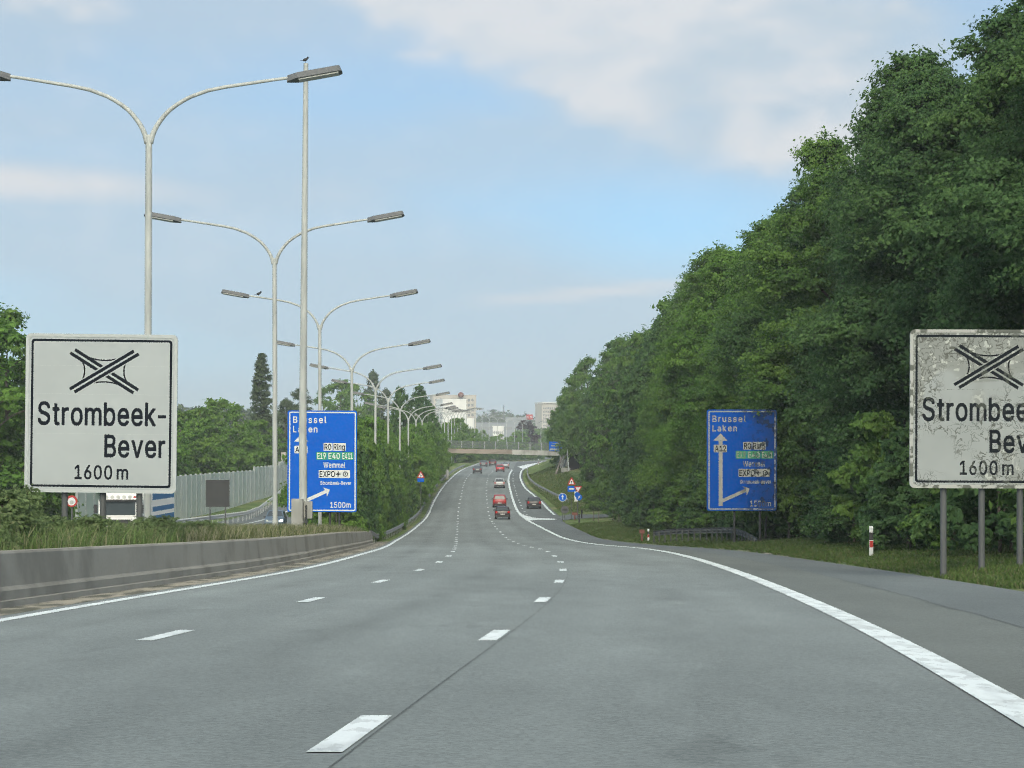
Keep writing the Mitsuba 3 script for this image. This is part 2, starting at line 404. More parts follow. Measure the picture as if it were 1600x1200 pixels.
def ground(x, d):
    """Height of the lie of the land beside and under the roads."""
    x, d = np.broadcast_arrays(np.asarray(x, float), np.asarray(d, float))
    z = zroad(d)
    xr, xb, xo = XR(d), XB(d), OFF(d)
    u = x - xr                                                      # right verge and bank
    steep = np.interp(d, [0, 230, 300, 345, 430, 480, 560, 700], [0.075, 0.05, 0.10, 0.17, 0.20, 0.52, 0.55, 0.1])
    top = np.interp(d, [0, 230, 300, 345, 430, 480, 560, 700], [3.0, 2.5, 3.0, 3.5, 3.5, 4.2, 4.2, 2.0])
    right = 0.22 * smooth01((u + 0.05) / 1.6) + np.clip((u - 1.8) * steep, 0, top)
    right = right * smooth01((u + 0.3) / 0.5)
    v = xb - x                                                      # median
    hump = np.interp(d, [-60, 120, 150, 175, 9000], [0.66, 0.60, 0.40, 0.25, 0.25])
    med = hump * smooth01((v - 0.05) / 0.3) * (1 - smooth01((x * -1 + xo + 2.2) / 2.0))
    w = (xo - 15.4) - x                                             # beyond the other carriageway
    left = 0.25 * smooth01(w / 2.5) + np.clip((w - 8) * 0.03, 0, 4)
    far = np.where(x > xr, right, np.where(x > xo - 15.4, np.where(v > 0, med, 0), left))
    return z + far - np.where((x > xb - 0.0) & (x < xr), 0.16, 0) - np.where((x > xo - 15.3) & (x < xo - 0.1), 0.16, 0)


def on(px, d):
    """A point of the ground that lies d metres ahead, on the photo's column px."""
    x = (px - CX) * d / F
    return np.array([x, d, float(ground(x, d))])


def sheet(fs, d0, d1, step=2.0, dz=0.0, zf=zroad, cols=2):
    """A strip of ground between two courses."""
    ds = np.linspace(d0, d1, max(2, int(abs(d1 - d0) / step) + 1))
    a, b = fs[0](ds), fs[1](ds)
    t = np.linspace(0, 1, cols)
    X = a[:, None] + (b - a)[:, None] * t
    Y = np.repeat(ds[:, None], cols, 1)
    Z = (zf(ds)[:, None] if zf is zroad else zf(X, Y)) + dz + 0 * X
    v = np.stack([X, Y, Z], -1).reshape(-1, 3)
    f = []
    for i in range(len(ds) - 1):
        for j in range(cols - 1):
            p = i * cols + j
            f += [[p, p + 1, p + cols + 1], [p, p + cols + 1, p + cols]]
    return trimesh.Trimesh(v, f, process=False)


# ------------------------------------------------------------------ ground and roads
ds = np.concatenate([np.arange(-60, 620, 4.0), np.arange(620, 1500, 20.0), np.geomspace(1500, 9000, 16)])
rows = []
for d in ds:
    xl, xr, xb, xo = float(XL(d)), float(XR(d)), float(XB(d)), float(OFF(d))
    wide = 200 + max(d, 0) * 1.2
    rows.append([xo - wide, xo - 120, xo - 60, xo - 36, xo - 27, xo - 21, xo - 18, xo - 16.6, xo - 15.45, xo - 15.25, xo - 8, xo - 0.15, xo + 0.4, xo + 1.4, xo + 2.4, xb - 2.4, xb - 1.2, xb - 0.4, xb - 0.12, xb + 0.02, xl, (xl + xr) / 2,
                 xr - 0.32, xr - 0.1, xr + 0.12, xr + 0.7, xr + 1.5, xr + 2.4, xr + 4, xr + 6, xr + 9, xr + 14, xr + 22, xr + 40, xr + 80, xr + wide])
X = np.sort(np.array(rows), 1)
Y = np.repeat(ds[:, None], X.shape[1], 1)
Z = ground(X, Y)
rough = np.where((X > np.array([float(XR(d)) for d in ds])[:, None] + 0.5) | (X < np.array([float(XB(d)) for d in ds])[:, None] - 0.6), 1.0, 0.0)
Z = Z + rough * 0.12 * (meshkit.noise(np.stack([X * 0.5, Y * 0.3, X * 0], -1), 3) - 0.5) * ((X > -15) | (X < -45))
nc = X.shape[1]
f = np.array([[i * nc + j, i * nc + j + 1, (i + 1) * nc + j + 1, (i + 1) * nc + j] for i in range(len(ds) - 1) for j in range(nc - 1)])
solo('ground', (np.stack([X, Y, Z], -1).reshape(-1, 3), f), 'm_ground')
labels['ground'] = {'kind': 'structure', 'label': 'grassy land on both sides of the motorway, sloping up to the right'}

labels['road'] = {'kind': 'structure', 'label': 'grey three-lane motorway carriageway dipping and rising ahead'}
cd = np.linspace(-50, 1300, 541)
cxs = [XL(cd) - 0.35, XL(cd), (XL(cd) * 2 + XD1(cd)) / 3, (XL(cd) + XD1(cd) * 2) / 3, XD1(cd), (XD1(cd) * 2 + XD2(cd)) / 3, (XD1(cd) + XD2(cd) * 2) / 3, XD2(cd), (XD2(cd) * 2 + XE(cd)) / 3, (XD2(cd) + XE(cd) * 2) / 3, XE(cd) + 0.16]
cl_ = [-0.1, 0, 1 / 3, 2 / 3, 1, 4 / 3, 5 / 3, 2, 7 / 3, 8 / 3, 3.03]
cX = np.stack(cxs, 1)
cv = np.stack([cX, np.repeat(cd[:, None], 11, 1), np.repeat(zroad(cd)[:, None], 11, 1)], -1).reshape(-1, 3)
cf = np.array([[i * 11 + j, i * 11 + j + 1, (i + 1) * 11 + j + 1, (i + 1) * 11 + j] for i in range(540) for j in range(10)])
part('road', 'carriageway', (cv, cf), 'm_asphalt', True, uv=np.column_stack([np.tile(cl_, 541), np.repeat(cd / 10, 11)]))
part('road', 'edge_strip', sheet((lambda d: XE(d) + 0.16, lambda d: np.minimum(XE(d) + np.interp(d, [0, 30, 60, 130, 170], [1.5, 1.9, 1.9, 1.2, 0.3]), XR(d) - .05)), -50, 190, 2.5), 'm_strip', True)
part('road', 'hard_shoulder', sheet((lambda d: np.where(d > 191, XE(d) + 0.16, np.minimum(XE(d) + np.interp(d, [0, 30, 60, 130, 170], [1.5, 1.9, 1.9, 1.2, 0.3]), XR(d) - .05)), XR), -50, 1300, 2.5, cols=3), 'm_shoulder', True)
wob = lambda d: 0.10 * (meshkit.noise(np.stack([d * 0.35, d * 0, d * 0], -1), 2) - 0.5) + 0.07 * (meshkit.noise(np.stack([d * 1.3, d * 0, d * 0], -1), 4) - 0.5)
part('road', 'crack', sheet((lambda d: XE(d) + np.interp(d, [0, 30, 60, 130, 170], [1.5, 1.9, 1.9, 1.2, 0.3]) + wob(d) - 0.016, lambda d: XE(d) + np.interp(d, [0, 30, 60, 130, 170], [1.5, 1.9, 1.9, 1.2, 0.3]) + wob(d) + 0.012 + 0.25 * np.abs(wob(d + 60))), 8, 130, 0.5, 0.005), 'm_joint')
wob2 = lambda d: 0.22 * (meshkit.noise(np.stack([d * 0.7, d * 0, d * 0], -1), 12) - 0.5) + 0.12 * (meshkit.noise(np.stack([d * 2.3, d * 0, d * 0], -1), 14) - 0.5)
part('road', 'dirty_edge', sheet((lambda d: XR(d) - 0.16 + wob2(d), lambda d: XR(d) + 0.24 + wob2(d + 99)), 10, 250, 0.5, 0.022, zf=ground), 'm_dirt', label='dirty crumbling edge between the hard shoulder and the grass')
part('road', 'lane_joint', sheet((lambda d: XD2(d) + 0.131, lambda d: XD2(d) + 0.142), -20, 66, 1.0, 0.005), 'm_joint')
part('road', 'edge_line', sheet((lambda d: XL(d) - 0.10, lambda d: XL(d) + 0.12), -50, 1200, 1.5, 0.006), 'm_paint')
part('road', 'edge_line', sheet((lambda d: XE(d) - 0.165, lambda d: XE(d) + 0.155), -50, 520, 1.5, 0.010), 'm_paint')
part('road', 'edge_line', sheet((lambda d: XR(d) - 0.60, lambda d: XR(d) - 0.30), 291, 700, 1.5, 0.006), 'm_paint', label='white edge line of the slip lane beyond the junction')
part('road', 'gutter', sheet((lambda d: XB(d) - 0.05, lambda d: XL(d) - 0.345), -50, 165, 2.0, 0.004, cols=3), 'm_dirt', label='dirty gutter strip between the left edge line and the concrete barrier')
for k in range(-2, 46):
    for fx in (XD1, XD2):
        c = 14.2 + 12.5 * k
        part('road', 'lane_dash', sheet((lambda d: fx(d) - 0.10, lambda d: fx(d) + 0.10), c - 1.25, c + 1.25, 0.6, 0.006), 'm_paint')
for k in range(24):
    c = 284 + 9.0 * k
    part('road', 'slip_dash', sheet((lambda d: XE(d) + 0.70, lambda d: XE(d) + 0.90), c - 0.8, c + 0.8, 0.8, 0.006), 'm_paint')


def flat_poly(pts, dz, zf=lambda x, d: zroad(d)):
    v2 = []
    for x, y in pts:
        d = dofy(y)
        v2.append(((x - CX) * d / F, d))
    m = ext(Polygon(v2), 0.001)
    m = trimesh.Trimesh(*trimesh.remesh.subdivide_to_size(m.vertices, m.faces, 3.0), process=False)
    m.vertices[:, 2] += zf(m.vertices[:, 0], m.vertices[:, 1]) + dz
    return m


part('road', 'nose_marking', flat_poly([(814, 806.5), (826, 813.8), (840, 812.4), (876, 812.6), (875, 811), (836, 809.2), (820, 805.6), (812.5, 801)], 0.016), 'm_paint', label='white gore marking where the slip lane leaves the nose')
part('road', 'merge_marking', flat_poly([(808.5, 729.6), (822, 726.2), (842, 723.0), (829, 728.6), (817.5, 733.5), (816, 732)], 0.020), 'm_paint', label='white merge marking at the far end of the slip lane')

# slip road that joins from the right
def slipz(x, d):
    return np.maximum(zroad(d), ground(x, d)) + 0.05


sv = [(272.0, 4.9), (287, 5.2), (286, 7.0), (279, 9.5), (271, 13), (263, 20), (256, 30), (248, 30), (256, 20), (262, 12.5), (266, 8.0), (268.5, 6.0)]
m = ext(Polygon([(x, d) for d, x in sv]), 0.001)
m = trimesh.Trimesh(*trimesh.remesh.subdivide_to_size(m.vertices, m.faces, 1.2), process=False)
m.vertices[:, 2] += slipz(m.vertices[:, 0], m.vertices[:, 1])
solo('slip_road', m, 'm_shoulder')
labels['slip_road'] = {'kind': 'structure', 'label': 'narrow slip road joining the motorway from behind the grass on the right'}

labels['far_road'] = {'kind': 'structure', 'label': 'oncoming carriageway left of the median'}
part('far_road', 'carriageway', sheet((lambda d: OFF(d) - 15.35, lambda d: OFF(d) - 0.05), -50, 1200, 3.0, 0.0, cols=4), 'm_shoulder', True)
for o in (-11.3, -0.6):
    part('far_road', 'edge_line', sheet((lambda d: OFF(d) + o - 0.12, lambda d: OFF(d) + o + 0.12), -20, 800, 2.0, 0.006), 'm_paint')
for k in range(0, 26):
    for o in (-7.7, -4.1):
        c = 120 + 12.5 * k
        part('far_road', 'lane_dash', sheet((lambda d: OFF(d) + o - 0.10, lambda d: OFF(d) + o + 0.10), c - 1.25, c + 1.25, 1.3, 0.006), 'm_paint')

# ------------------------------------------------------------------ concrete barrier on the left
def sweep(profile, d0, d1, xf, step=2.0, zf=zroad):
    """A closed profile (x, z) carried along the course."""
    ds = np.linspace(d0, d1, int((d1 - d0) / step) + 1)
    P = np.asarray(profile, float)
    n = len(P)
    v = np.stack([xf(ds)[:, None] + P[:, 0], np.repeat(ds[:, None], n, 1), zf(ds)[:, None] + P[:, 1]], -1).reshape(-1, 3)
    f = [[i * n + j, (i + 1) * n + j, (i + 1) * n + (j + 1) % n, i * n + (j + 1) % n] for i in range(len(ds) - 1) for j in range(n)]
    f = np.array([[a, b, c] for a, b, c, _ in f] + [[a, c, d] for a, _, c, d in f])
    caps = cap_faces(P)
    f = np.vstack([f, caps, caps[:, ::-1] + (len(ds) - 1) * n])
    return trimesh.Trimesh(v, f, process=False)


t = thing('concrete_barrier', 'long low grey concrete barrier along the left edge of the road', 'barrier')
seg = [-48.0, 6.0, 78.0, 151.0]
for a, b in zip(seg[:-1], seg[1:]):
    part(t, 'wall_section', sweep([(-0.34, 0.10), (0.03, 0.10), (0.03, 0.24), (-0.03, 0.30), (-0.08, 0.80), (-0.11, 0.84), (-0.31, 0.84), (-0.34, 0.80)], a + 0.008, b - 0.008, XB), 'm_concrete')
    part(t, 'footing', sweep([(-0.36, -0.05), (0.17, -0.05), (0.15, 0.10), (-0.36, 0.10)], a + 0.006, b - 0.006, XB), 'm_concrete')


def rail_profile(k=1.0):
    pts = [(0.0, 0.0), (0.05, 0.045), (0.05, 0.10), (0.0, 0.135), (0.0, 0.175), (0.05, 0.21), (0.05, 0.265), (0.0, 0.31)]
    g = LineString([(a * k, 0.31 - (0.31 - b) * k) for a, b in pts]).buffer(0.008, cap_style=2, join_style=2)
    return list(g.exterior.coords)[:-1]


def guardrail(name, label, pts, spacing=4.0, h=0.72, flip=1, mat='m_galv', big=1.0):
    """pts: ground points (x, y, z) that the rail follows."""
    t = thing(name, label, 'guardrail')
    pts = np.asarray(pts, float)
    s = np.concatenate([[0], np.cumsum(np.linalg.norm(np.diff(pts[:, :2], axis=0), axis=1))])
    q = np.linspace(0, s[-1], max(8, int(s[-1] / 1.0)))
    P = np.stack([np.interp(q, s, pts[:, k]) for k in range(3)], 1)
    tg = np.gradient(P, axis=0)
    tg[:, 2] = 0
    tg /= np.linalg.norm(tg, axis=1, keepdims=True)
    side = np.stack([tg[:, 1], -tg[:, 0], tg[:, 2] * 0], 1) * flip
    R = np.asarray(rail_profile(big))
    n = len(R)
    v = (P[:, None] + R[None, :, :1] * side[:, None] + (R[None, :, 1:] + h - 0.31) * np.array([0, 0, 1.0])).reshape(-1, 3)
    f = [[i * n + j, (i + 1) * n + j, (i + 1) * n + (j + 1) % n, i * n + (j + 1) % n] for i in range(len(P) - 1) for j in range(n)]
    part(t, 'rail', (v, np.array(f)), mat)
    if True:
        for a in np.arange(0.5, s[-1] - 0.2, spacing):
            c = np.array([np.interp(a, s, pts[:, k]) for k in range(3)])
            i = int(np.argmin(abs(q - a)))
            c = c - side[i] * 0.06
            part(t, 'post', bx(0.10, 0.06, h + 0.28, (c[0], c[1], c[2] + (h - 0.34) / 2 - 0.02), math.atan2(tg[i, 1], tg[i, 0])), mat)
    return t


dl = np.arange(150, 560, 6.0)
xs = XL(dl) - np.interp(dl, [150, 160, 200, 560], [1.25, 1.15, 1.1, 0.95])
guardrail('guardrail', 'steel guardrail on the left verge from the end of the concrete barrier towards the footbridge', np.stack([xs, dl, np.where(dl < 152, zroad(dl) + 0.2, ground(xs, dl))], 1))
dl = np.arange(318, 500, 5.0)
xs = XR(dl) + np.interp(dl, [318, 345, 372, 420, 500], [2.6, 1.7, 1.3, 0.9, 0.9])
guardrail('guardrail', 'steel guardrail at the foot of the grass bank right of the slip lane', np.stack([xs, dl, ground(xs, dl)], 1), flip=-1)
gp = [(1020, 150), (1060, 144), (1110, 137), (1145, 131), (1165, 126), (1182, 121)]
P = np.array([on(px, d) for px, d in gp])
P[-2:, 2] -= [0.25, 0.55]
guardrail('guardrail', 'short weathered guardrail with close posts in front of the dirty blue sign', P, spacing=1.35, flip=-1, h=0.8, mat='m_weathered')
gp = [(250, 205), (300, 226), (330, 240), (360, 255), (385, 268), (405, 290), (425, 322), (440, 352), (455, 395)]
P = np.array([[(px - CX) * d / F, d, float(zroad(d)) + 0.1] for px, d in gp])
guardrail('guardrail', 'steel guardrail along the far side of the oncoming carriageway, below the noise barrier', P, flip=1, h=1.0, big=1.5, mat='m_railpale')

# ------------------------------------------------------------------ lettering
_glyph = {}


def glyph(ch):
    if ch not in _glyph:
        m = meshkit.text_mesh(ch, 1.0, depth=1.0, bold=True)
        _glyph[ch] = m
    return _glyph[ch].copy()


def lettering(txt, x0, x1, y, cap, depth=0.003, z=0.0, squeeze=0.80):
    """One line of capitals height cap from x0 to x1 with its baseline on y."""
    ms, adv = [], []
    for ch in txt:
        if ch == ' ':
            ms.append(None)
            adv.append(0.35)
            continue
        if ch == '-':
            m = bx(0.50, 0.14, 1.0, (0.3, 0.40, 0.5))
        else:
            m = glyph(ch)
        m.apply_translation([-m.bounds[0][0], 0, -m.bounds[0][2]])
        m.apply_scale([squeeze, 1, 1])
        ms.append(m)
        adv.append(m.bounds[1][0])
    gap = ((x1 - x0) / cap - sum(adv)) / max(1, len(txt) - 1)
    if gap < 0.05:
        k = ((x1 - x0) / cap - 0.09 * (len(txt) - 1)) / sum(adv)
        gap = 0.09
        adv = [a * k for a in adv]
        for m in ms:
            if m is not None:
                m.apply_scale([k, 1, 1])
    out, x = [], 0.0
    for m, a in zip(ms, adv):
        if m is not None:
            m.apply_translation([x, 0, 0])
            out.append(m)
        x += a + gap
    m = cat(out)
    m.apply_scale([cap, cap, depth])
    m.apply_translation([x0, y, z])
    return m


def rrect(x0, y0, x1, y1, r):
    return sbox(x0 + r, y0 + r, x1 - r, y1 - r).buffer(r, quad_segs=6)


def standing(x, y, z, roll=0.0, yaw=0.0):
    """Local (right, up, towards the driver) to the world."""
    return T().translate([x, y, z]).rotate([0, 0, 1], yaw).rotate([0, 1, 0], roll).rotate([1, 0, 0], 90)


def white_sign(cx, d, top, bottom, width, label, mats, roll, post_px, base_z):
    face, edge, ink = mats
    t = thing('road_sign', label, 'road sign')
    s = d / F                                                   # metres per photo pixel at the sign
    W, H = width * s, (bottom - top) * s
    tw = standing((cx - CX) * s, d, (HY - bottom) * s, roll)
    k = W / 237.0
    X = lambda a: (a - 156.5) * k                               # sign coordinates: pixels of the left sign in the photo
    Yv = lambda b: (770 - b) * H / 248.0
    outer = rrect(-W / 2, 0, W / 2, H, 8 * k)
    part(t, 'panel', ext(outer, 0.05, -0.05), face, tw=tw)
    part(t, 'rim', ext(outer.difference(rrect(-W / 2 + 5 * k, 5 * k, W / 2 - 5 * k, H - 5 * k, 6 * k)), 0.03, -0.012), edge, tw=tw)
    a, b = rrect(-W / 2 + 8.5 * k, 8.5 * k, W / 2 - 8.5 * k, H - 8.5 * k, 5 * k), rrect(-W / 2 + 12 * k, 12 * k, W / 2 - 12 * k, H - 12 * k, 3 * k)
    part(t, 'border', ext(a.difference(b), 0.004, 0.001), ink, tw=tw)
    c1 = lambda x, y: (X(x / 4), Yv(480 + y / 4))               # from the enlarged crop of the left sign
    over = unary_union([LineString([c1(428, 514), c1(826, 272)]).buffer(2.5 * k, cap_style=2), LineString([c1(458, 532), c1(856, 290)]).buffer(2.5 * k, cap_style=2)])
    halo = LineString([c1(443, 523), c1(841, 281)]).buffer(8.2 * k, cap_style=2)
    under = unary_union([LineString([c1(428, 287), c1(826, 533)]).buffer(2.5 * k, cap_style=2), LineString([c1(458, 267), c1(856, 515)]).buffer(2.5 * k, cap_style=2)]).difference(halo)

    def arc(p, q, r):
        tt = np.linspace(0, 1, 14)[:, None]
        p, q, r = map(np.array, (p, q, r))
        return LineString((1 - tt) ** 2 * p + 2 * tt * (1 - tt) * q + tt ** 2 * r).buffer(1.15 * k)
    arcs = unary_union([arc(c1(520, 305), c1(640, 358), c1(765, 308)), arc(c1(520, 492), c1(640, 440), c1(765, 494)), arc(c1(492, 318), c1(548, 400), c1(492, 478)), arc(c1(792, 318), c1(738, 400), c1(792, 480))]).difference(halo.buffer(-0.5 * k))
    part(t, 'junction_symbol', ext(unary_union([over, under, arcs]), 0.004, 0.001), ink, tw=tw)
    part(t, 'lettering', lettering('Strombeek-', X(57.5), X(258), Yv(664), 35 * k, 0.004, 0.001), ink, tw=tw)
    part(t, 'lettering', lettering('Bever', X(162), X(257.5), Yv(713.5), 34 * k, 0.004, 0.001), ink, tw=tw)
    part(t, 'lettering', lettering('1600', X(116), X(175), Yv(748.5), 21 * k, 0.004, 0.001), ink, tw=tw)
    part(t, 'lettering', lettering('m', X(182), X(200), Yv(748.5), 21 * k, 0.004, 0.001), ink, tw=tw)
    for q in (0.37, 0.62, 0.80):
        part(t, 'panel_seam', bx(W - 24 * k, 0.005, 0.002, (0, H * q, 0.0012)), edge, tw=tw)
    for px in post_px:
        x = (px - CX) * s
        part(t, 'post', cyl((x, d + 0.17, base_z - 0.3), (x, d + 0.17, (HY - top) * s - 0.15), 0.075, n=14), 'm_postgrey', 40)
    for q in (0.2, 0.8):
        part(t, 'bracket', bx(W * 0.86, 0.045, 0.08, ((cx - CX) * s, d + 0.075, (HY - bottom) * s + H * q)), 'm_galv')
    return t


white_sign(156.5, 57.0, 522, 770, 237, 'clean white interchange sign behind the concrete barrier on the left', ('m_signwhite', 'm_signedge', 'm_signblack'), 0.7, (99, 159, 216), float(ground(-9.9, 57)))
white_sign(1540, 55.0, 515, 763, 238, 'stained white interchange sign in front of the tall trees on the right', ('m_oldwhite', 'm_oldedge', 'm_oldblack'), 0.25, (1476, 1536, 1596), float(ground(10.9, 55)))


def blue_sign(cx, d, top, bottom, width, label, mats, roll, post_px):
    face, ink, green, black = mats
    t = thing('direction_sign', label, 'road sign')
    s = d / F
    W, H = width * s, (bottom - top) * s
    tw = standing((cx - CX) * s, d, (HY - bottom) * s, roll)
    kx, ky = W / 597.0, H / 865.0                               # sign coordinates: the enlarged crop of the left blue sign
    X = lambda a: (a - 401.5) * kx
    Yv = lambda b: (980 - b) * ky
    part(t, 'panel', ext(rrect(-W / 2, 0, W / 2, H, 0.10), 0.05, -0.05), face, tw=tw)
    b0 = rrect(X(116), Yv(971), X(691), Yv(126), 0.09)
    part(t, 'border', ext(b0.difference(b0.buffer(-0.062)), 0.004, 0.001), ink, tw=tw)
    part(t, 'lettering', lettering('Brussel', X(150), X(437), Yv(220), 54 * ky, 0.004, 0.001, 0.9), ink, tw=tw)
    part(t, 'lettering', lettering('Laken', X(150), X(360), Yv(300), 52 * ky, 0.004, 0.001, 0.9), ink, tw=tw)
    head = Polygon([(X(158), Yv(382)), (X(220), Yv(318)), (X(282), Yv(382))])
    shaft = Polygon([(X(204), Yv(384)), (X(238), Yv(384)), (X(238), Yv(940)), (X(204), Yv(940))])
    part(t, 'straight_arrow', ext(unary_union([head, shaft]), 0.004, 0.001), ink, tw=tw)
    p0, p1 = np.array([X(225), Yv(900)]), np.array([X(440), Yv(803)])
    u = (p1 - p0) / np.linalg.norm(p1 - p0)
    nrm = np.array([-u[1], u[0]])
    tip = p1 + u * 0.19
    br = unary_union([LineString([p0, p1]).buffer(0.085, cap_style=2), Polygon([p1 - u * 0.10 + nrm * 0.27, tip, p1 - u * 0.10 - nrm * 0.27, p1])])
    part(t, 'exit_arrow', ext(br, 0.004, 0.002), ink, tw=tw)

    def plate(x0, x1, y0, y1, txt, bg, fg, l=None):
        part(t, 'plate', ext(rrect(X(x0), Yv(y1), X(x1), Yv(y0), 0.04), 0.008, 0.001), bg, tw=tw)
        part(t, 'lettering', lettering(txt, X(x0 + 8), X(l or x1 - 8), Yv(y1 - 9), (y1 - y0 - 18) * ky, 0.004, 0.0091), fg, tw=tw)
    plate(162, 275, 416, 480, 'A12', ink, black)
    plate(413, 487, 391, 458, 'R0', ink, black)
    plate(491, 605, 391, 458, 'Ring', ink, black)
    plate(350, 442, 468, 535, 'E19', green, ink)
    plate(447, 562, 468, 535, 'E40', green, ink)
    plate(567, 672, 468, 535, 'E411', green, ink)
    plate(373, 642, 622, 690, 'EXPO', ink, black, l=512)
    cxp, cyp, r = X(540), Yv(656), 22 * ky
    cross = unary_union([sbox(cxp - r, cyp - r * .22, cxp + r, cyp + r * .22), sbox(cxp - r * .22, cyp - r, cxp + r * .22, cyp + r)]).union(Point(cxp, cyp).buffer(r * 0.42))
    ring = Point(X(602), cyp).buffer(r).difference(Point(X(602), cyp).buffer(r * 0.68)).union(Point(X(602), cyp).buffer(r * 0.3))
    part(t, 'pictogram', ext(cross.union(ring), 0.004, 0.0091), black, tw=tw)
    part(t, 'lettering', lettering('Wemmel', X(413), X(600), Yv(602), 46 * ky, 0.004, 0.001), ink, tw=tw)
    part(t, 'lettering', lettering('Strombeek-Bever', X(386), X(652), Yv(748), 32 * ky, 0.004, 0.001), ink, tw=tw)
    part(t, 'lettering', lettering('1500', X(472), X(604), Yv(943), 48 * ky, 0.004, 0.001), ink, tw=tw)
    part(t, 'lettering', lettering('m', X(612), X(650), Yv(943), 48 * ky, 0.004, 0.001), ink, tw=tw)
    for px in post_px:
        x = (px - CX) * s
        part(t, 'post', cyl((x, d + 0.2, float(ground(x, d)) - 0.3), (x, d + 0.2, (HY - top) * s - 0.2), 0.062, n=12), 'm_dark', 40)
    for q in (0.15, 0.5, 0.85):
        part(t, 'bracket', bx(W * 0.8, 0.045, 0.09, ((cx - CX) * s, d + 0.08, (HY - bottom) * s + H * q)), 'm_galv')
    return t


blue_sign(503, 122.0, 641.5, 800, 108.5, 'bright clean blue direction sign in the median, half behind the tall mast', ('m_blue', 'm_white', 'm_green', 'm_signblack'), 0.25, (478, 515, 530))
blue_sign(1159, 122.0, 640, 798, 109, 'grimy blue direction sign against the dark trees on the right', ('m_oldblue', 'm_oldprint', 'm_oldgreen', 'm_oldblack'), 0.0, (1148, 1188))

# ------------------------------------------------------------------ lamps
def arm_pts(side, half, rise):
    ctrl = np.array([[0.05, 0], [0.11, 0.13 * rise], [0.30, 0.32 * rise], [0.70, 0.545 * rise], [1.65, 0.79 * rise], [2.94, 0.91 * rise], [half - 1.45, rise]])
    c = PchipInterpolator(ctrl[:, 0], ctrl[:, 1])
    xx = np.concatenate([np.array([0.05, 0.07, 0.11, 0.16, 0.23, 0.32, 0.45, 0.6, 0.8, 1.0]), np.linspace(1.2, half - 1.4, 7)])
    return np.stack([side * xx, 0 * xx, c(np.clip(xx, 0.05, half - 1.45))], 1)


def lamp_head(side, half, rise):
    L = 1.62
    c = np.array([side * (half - L / 2), 0, rise + 0.10])
    g = Polygon([(-L / 2, -0.05), (-L / 2 + 0.30, -0.19), (L / 2 - 0.10, -0.19), (L / 2 - 0.02, -0.14), (L / 2, 0), (L / 2 - 0.02, 0.14), (L / 2 - 0.10, 0.19), (-L / 2 + 0.30, 0.19), (-L / 2, 0.05)])
    m = ext(g, 0.19, -0.10)
    up = m.vertices[:, 2] > 0
    m.vertices[up, 0] *= 0.95
    m.vertices[up, 1] *= 0.72
    lens = ext(Polygon([(-0.46, -0.125), (0.70, -0.125), (0.70, 0.125), (-0.46, 0.125)]), 0.05, -0.135)
    R = trimesh.transformations.rotation_matrix(-math.radians(10.5), [0, 1, 0]) @ trimesh.transformations.rotation_matrix(-math.radians(13), [1, 0, 0])
    out = []
    for q in (m, lens):
        q.apply_transform(R)
        if side < 0:
            q.apply_transform(np.diag([-1, 1, 1, 1]))
            q.invert()
        q.apply_translation(c)
        out.append(q)
    return out


HALF, FORK, RISE = 5.55, 12.2, 1.92
lp = {'pole': mikit.ply(cat([tube([(0, 0, -1.0), (0, 0, 0.9), (0, 0, 0.95), (0, 0, 9.0), (0, 0, FORK - 0.16), (0, 0, FORK - 0.1)], [0.125, 0.125, 0.108, 0.100, 0.094, 0.05], 14), cyl((0, 0, 8.95), (0, 0, 9.0), 0.104, n=14)]), 'm_pole', 40)}
lp['door'] = mikit.ply(bx(0.10, 0.03, 0.42, (0, -0.118, 0.62)), 'm_galv')
for sd, nm in ((-1, ''), (1, '_001')):
    pts = arm_pts(sd, HALF, RISE) + [0, 0, FORK - 0.35]
    lp['arm' + nm] = mikit.ply(tube(pts, np.linspace(0.082, 0.044, len(pts)), 10), 'm_pole', True)
    h_, l_ = lamp_head(sd, HALF, RISE)
    h_.apply_translation([0, 0, FORK - 0.35])
    l_.apply_translation([0, 0, FORK - 0.35])
    lp['lamp_head' + nm] = mikit.ply(h_, 'm_lamphead')
    lp[f'lamp_head{nm}__lens'] = mikit.ply(l_, 'm_lens')
LAMPS = [(230, 68.0, 205), (430, 101.0, 400), (500, 133.3, 505), (551, 165.8, 573), (585.5, 198.3, 604), (607, 231, 622.5), (624, 263.5, 638), (637.5, 296, 652)]
for k in range(25):
    d = 328.0 + 32.5 * k
    if 300 < d < 345 or 380 < d < 430:
        pass
    px = CX + float(XP(d)) * F / d
    py = np.interp(d, [328, 400, 500, 600, 680, 750, 860, 980, 1120], [655, 657, 655, 649, 647, 647.5, 655, 663, 668])
    LAMPS.append((px, d, py))
ORD = ['nearest double-arm lamp, its pole rising behind the left white sign', 'second double-arm lamp from the camera, in the median beside the tall mast', 'third double-arm lamp in the median, rising behind the left edge of the blue sign',
       'fourth double-arm lamp in the median, rising behind the right half of the blue sign', 'fifth double-arm lamp, first clear of the blue sign, foot in the median bushes', 'sixth double-arm lamp counting away from the camera along the median bushes',
       'seventh double-arm lamp, just left of the pair of pale buildings', 'eighth double-arm lamp, last one standing clear of the median bushes before the white building']
lean = np.random.default_rng(5)
lamp_places = []
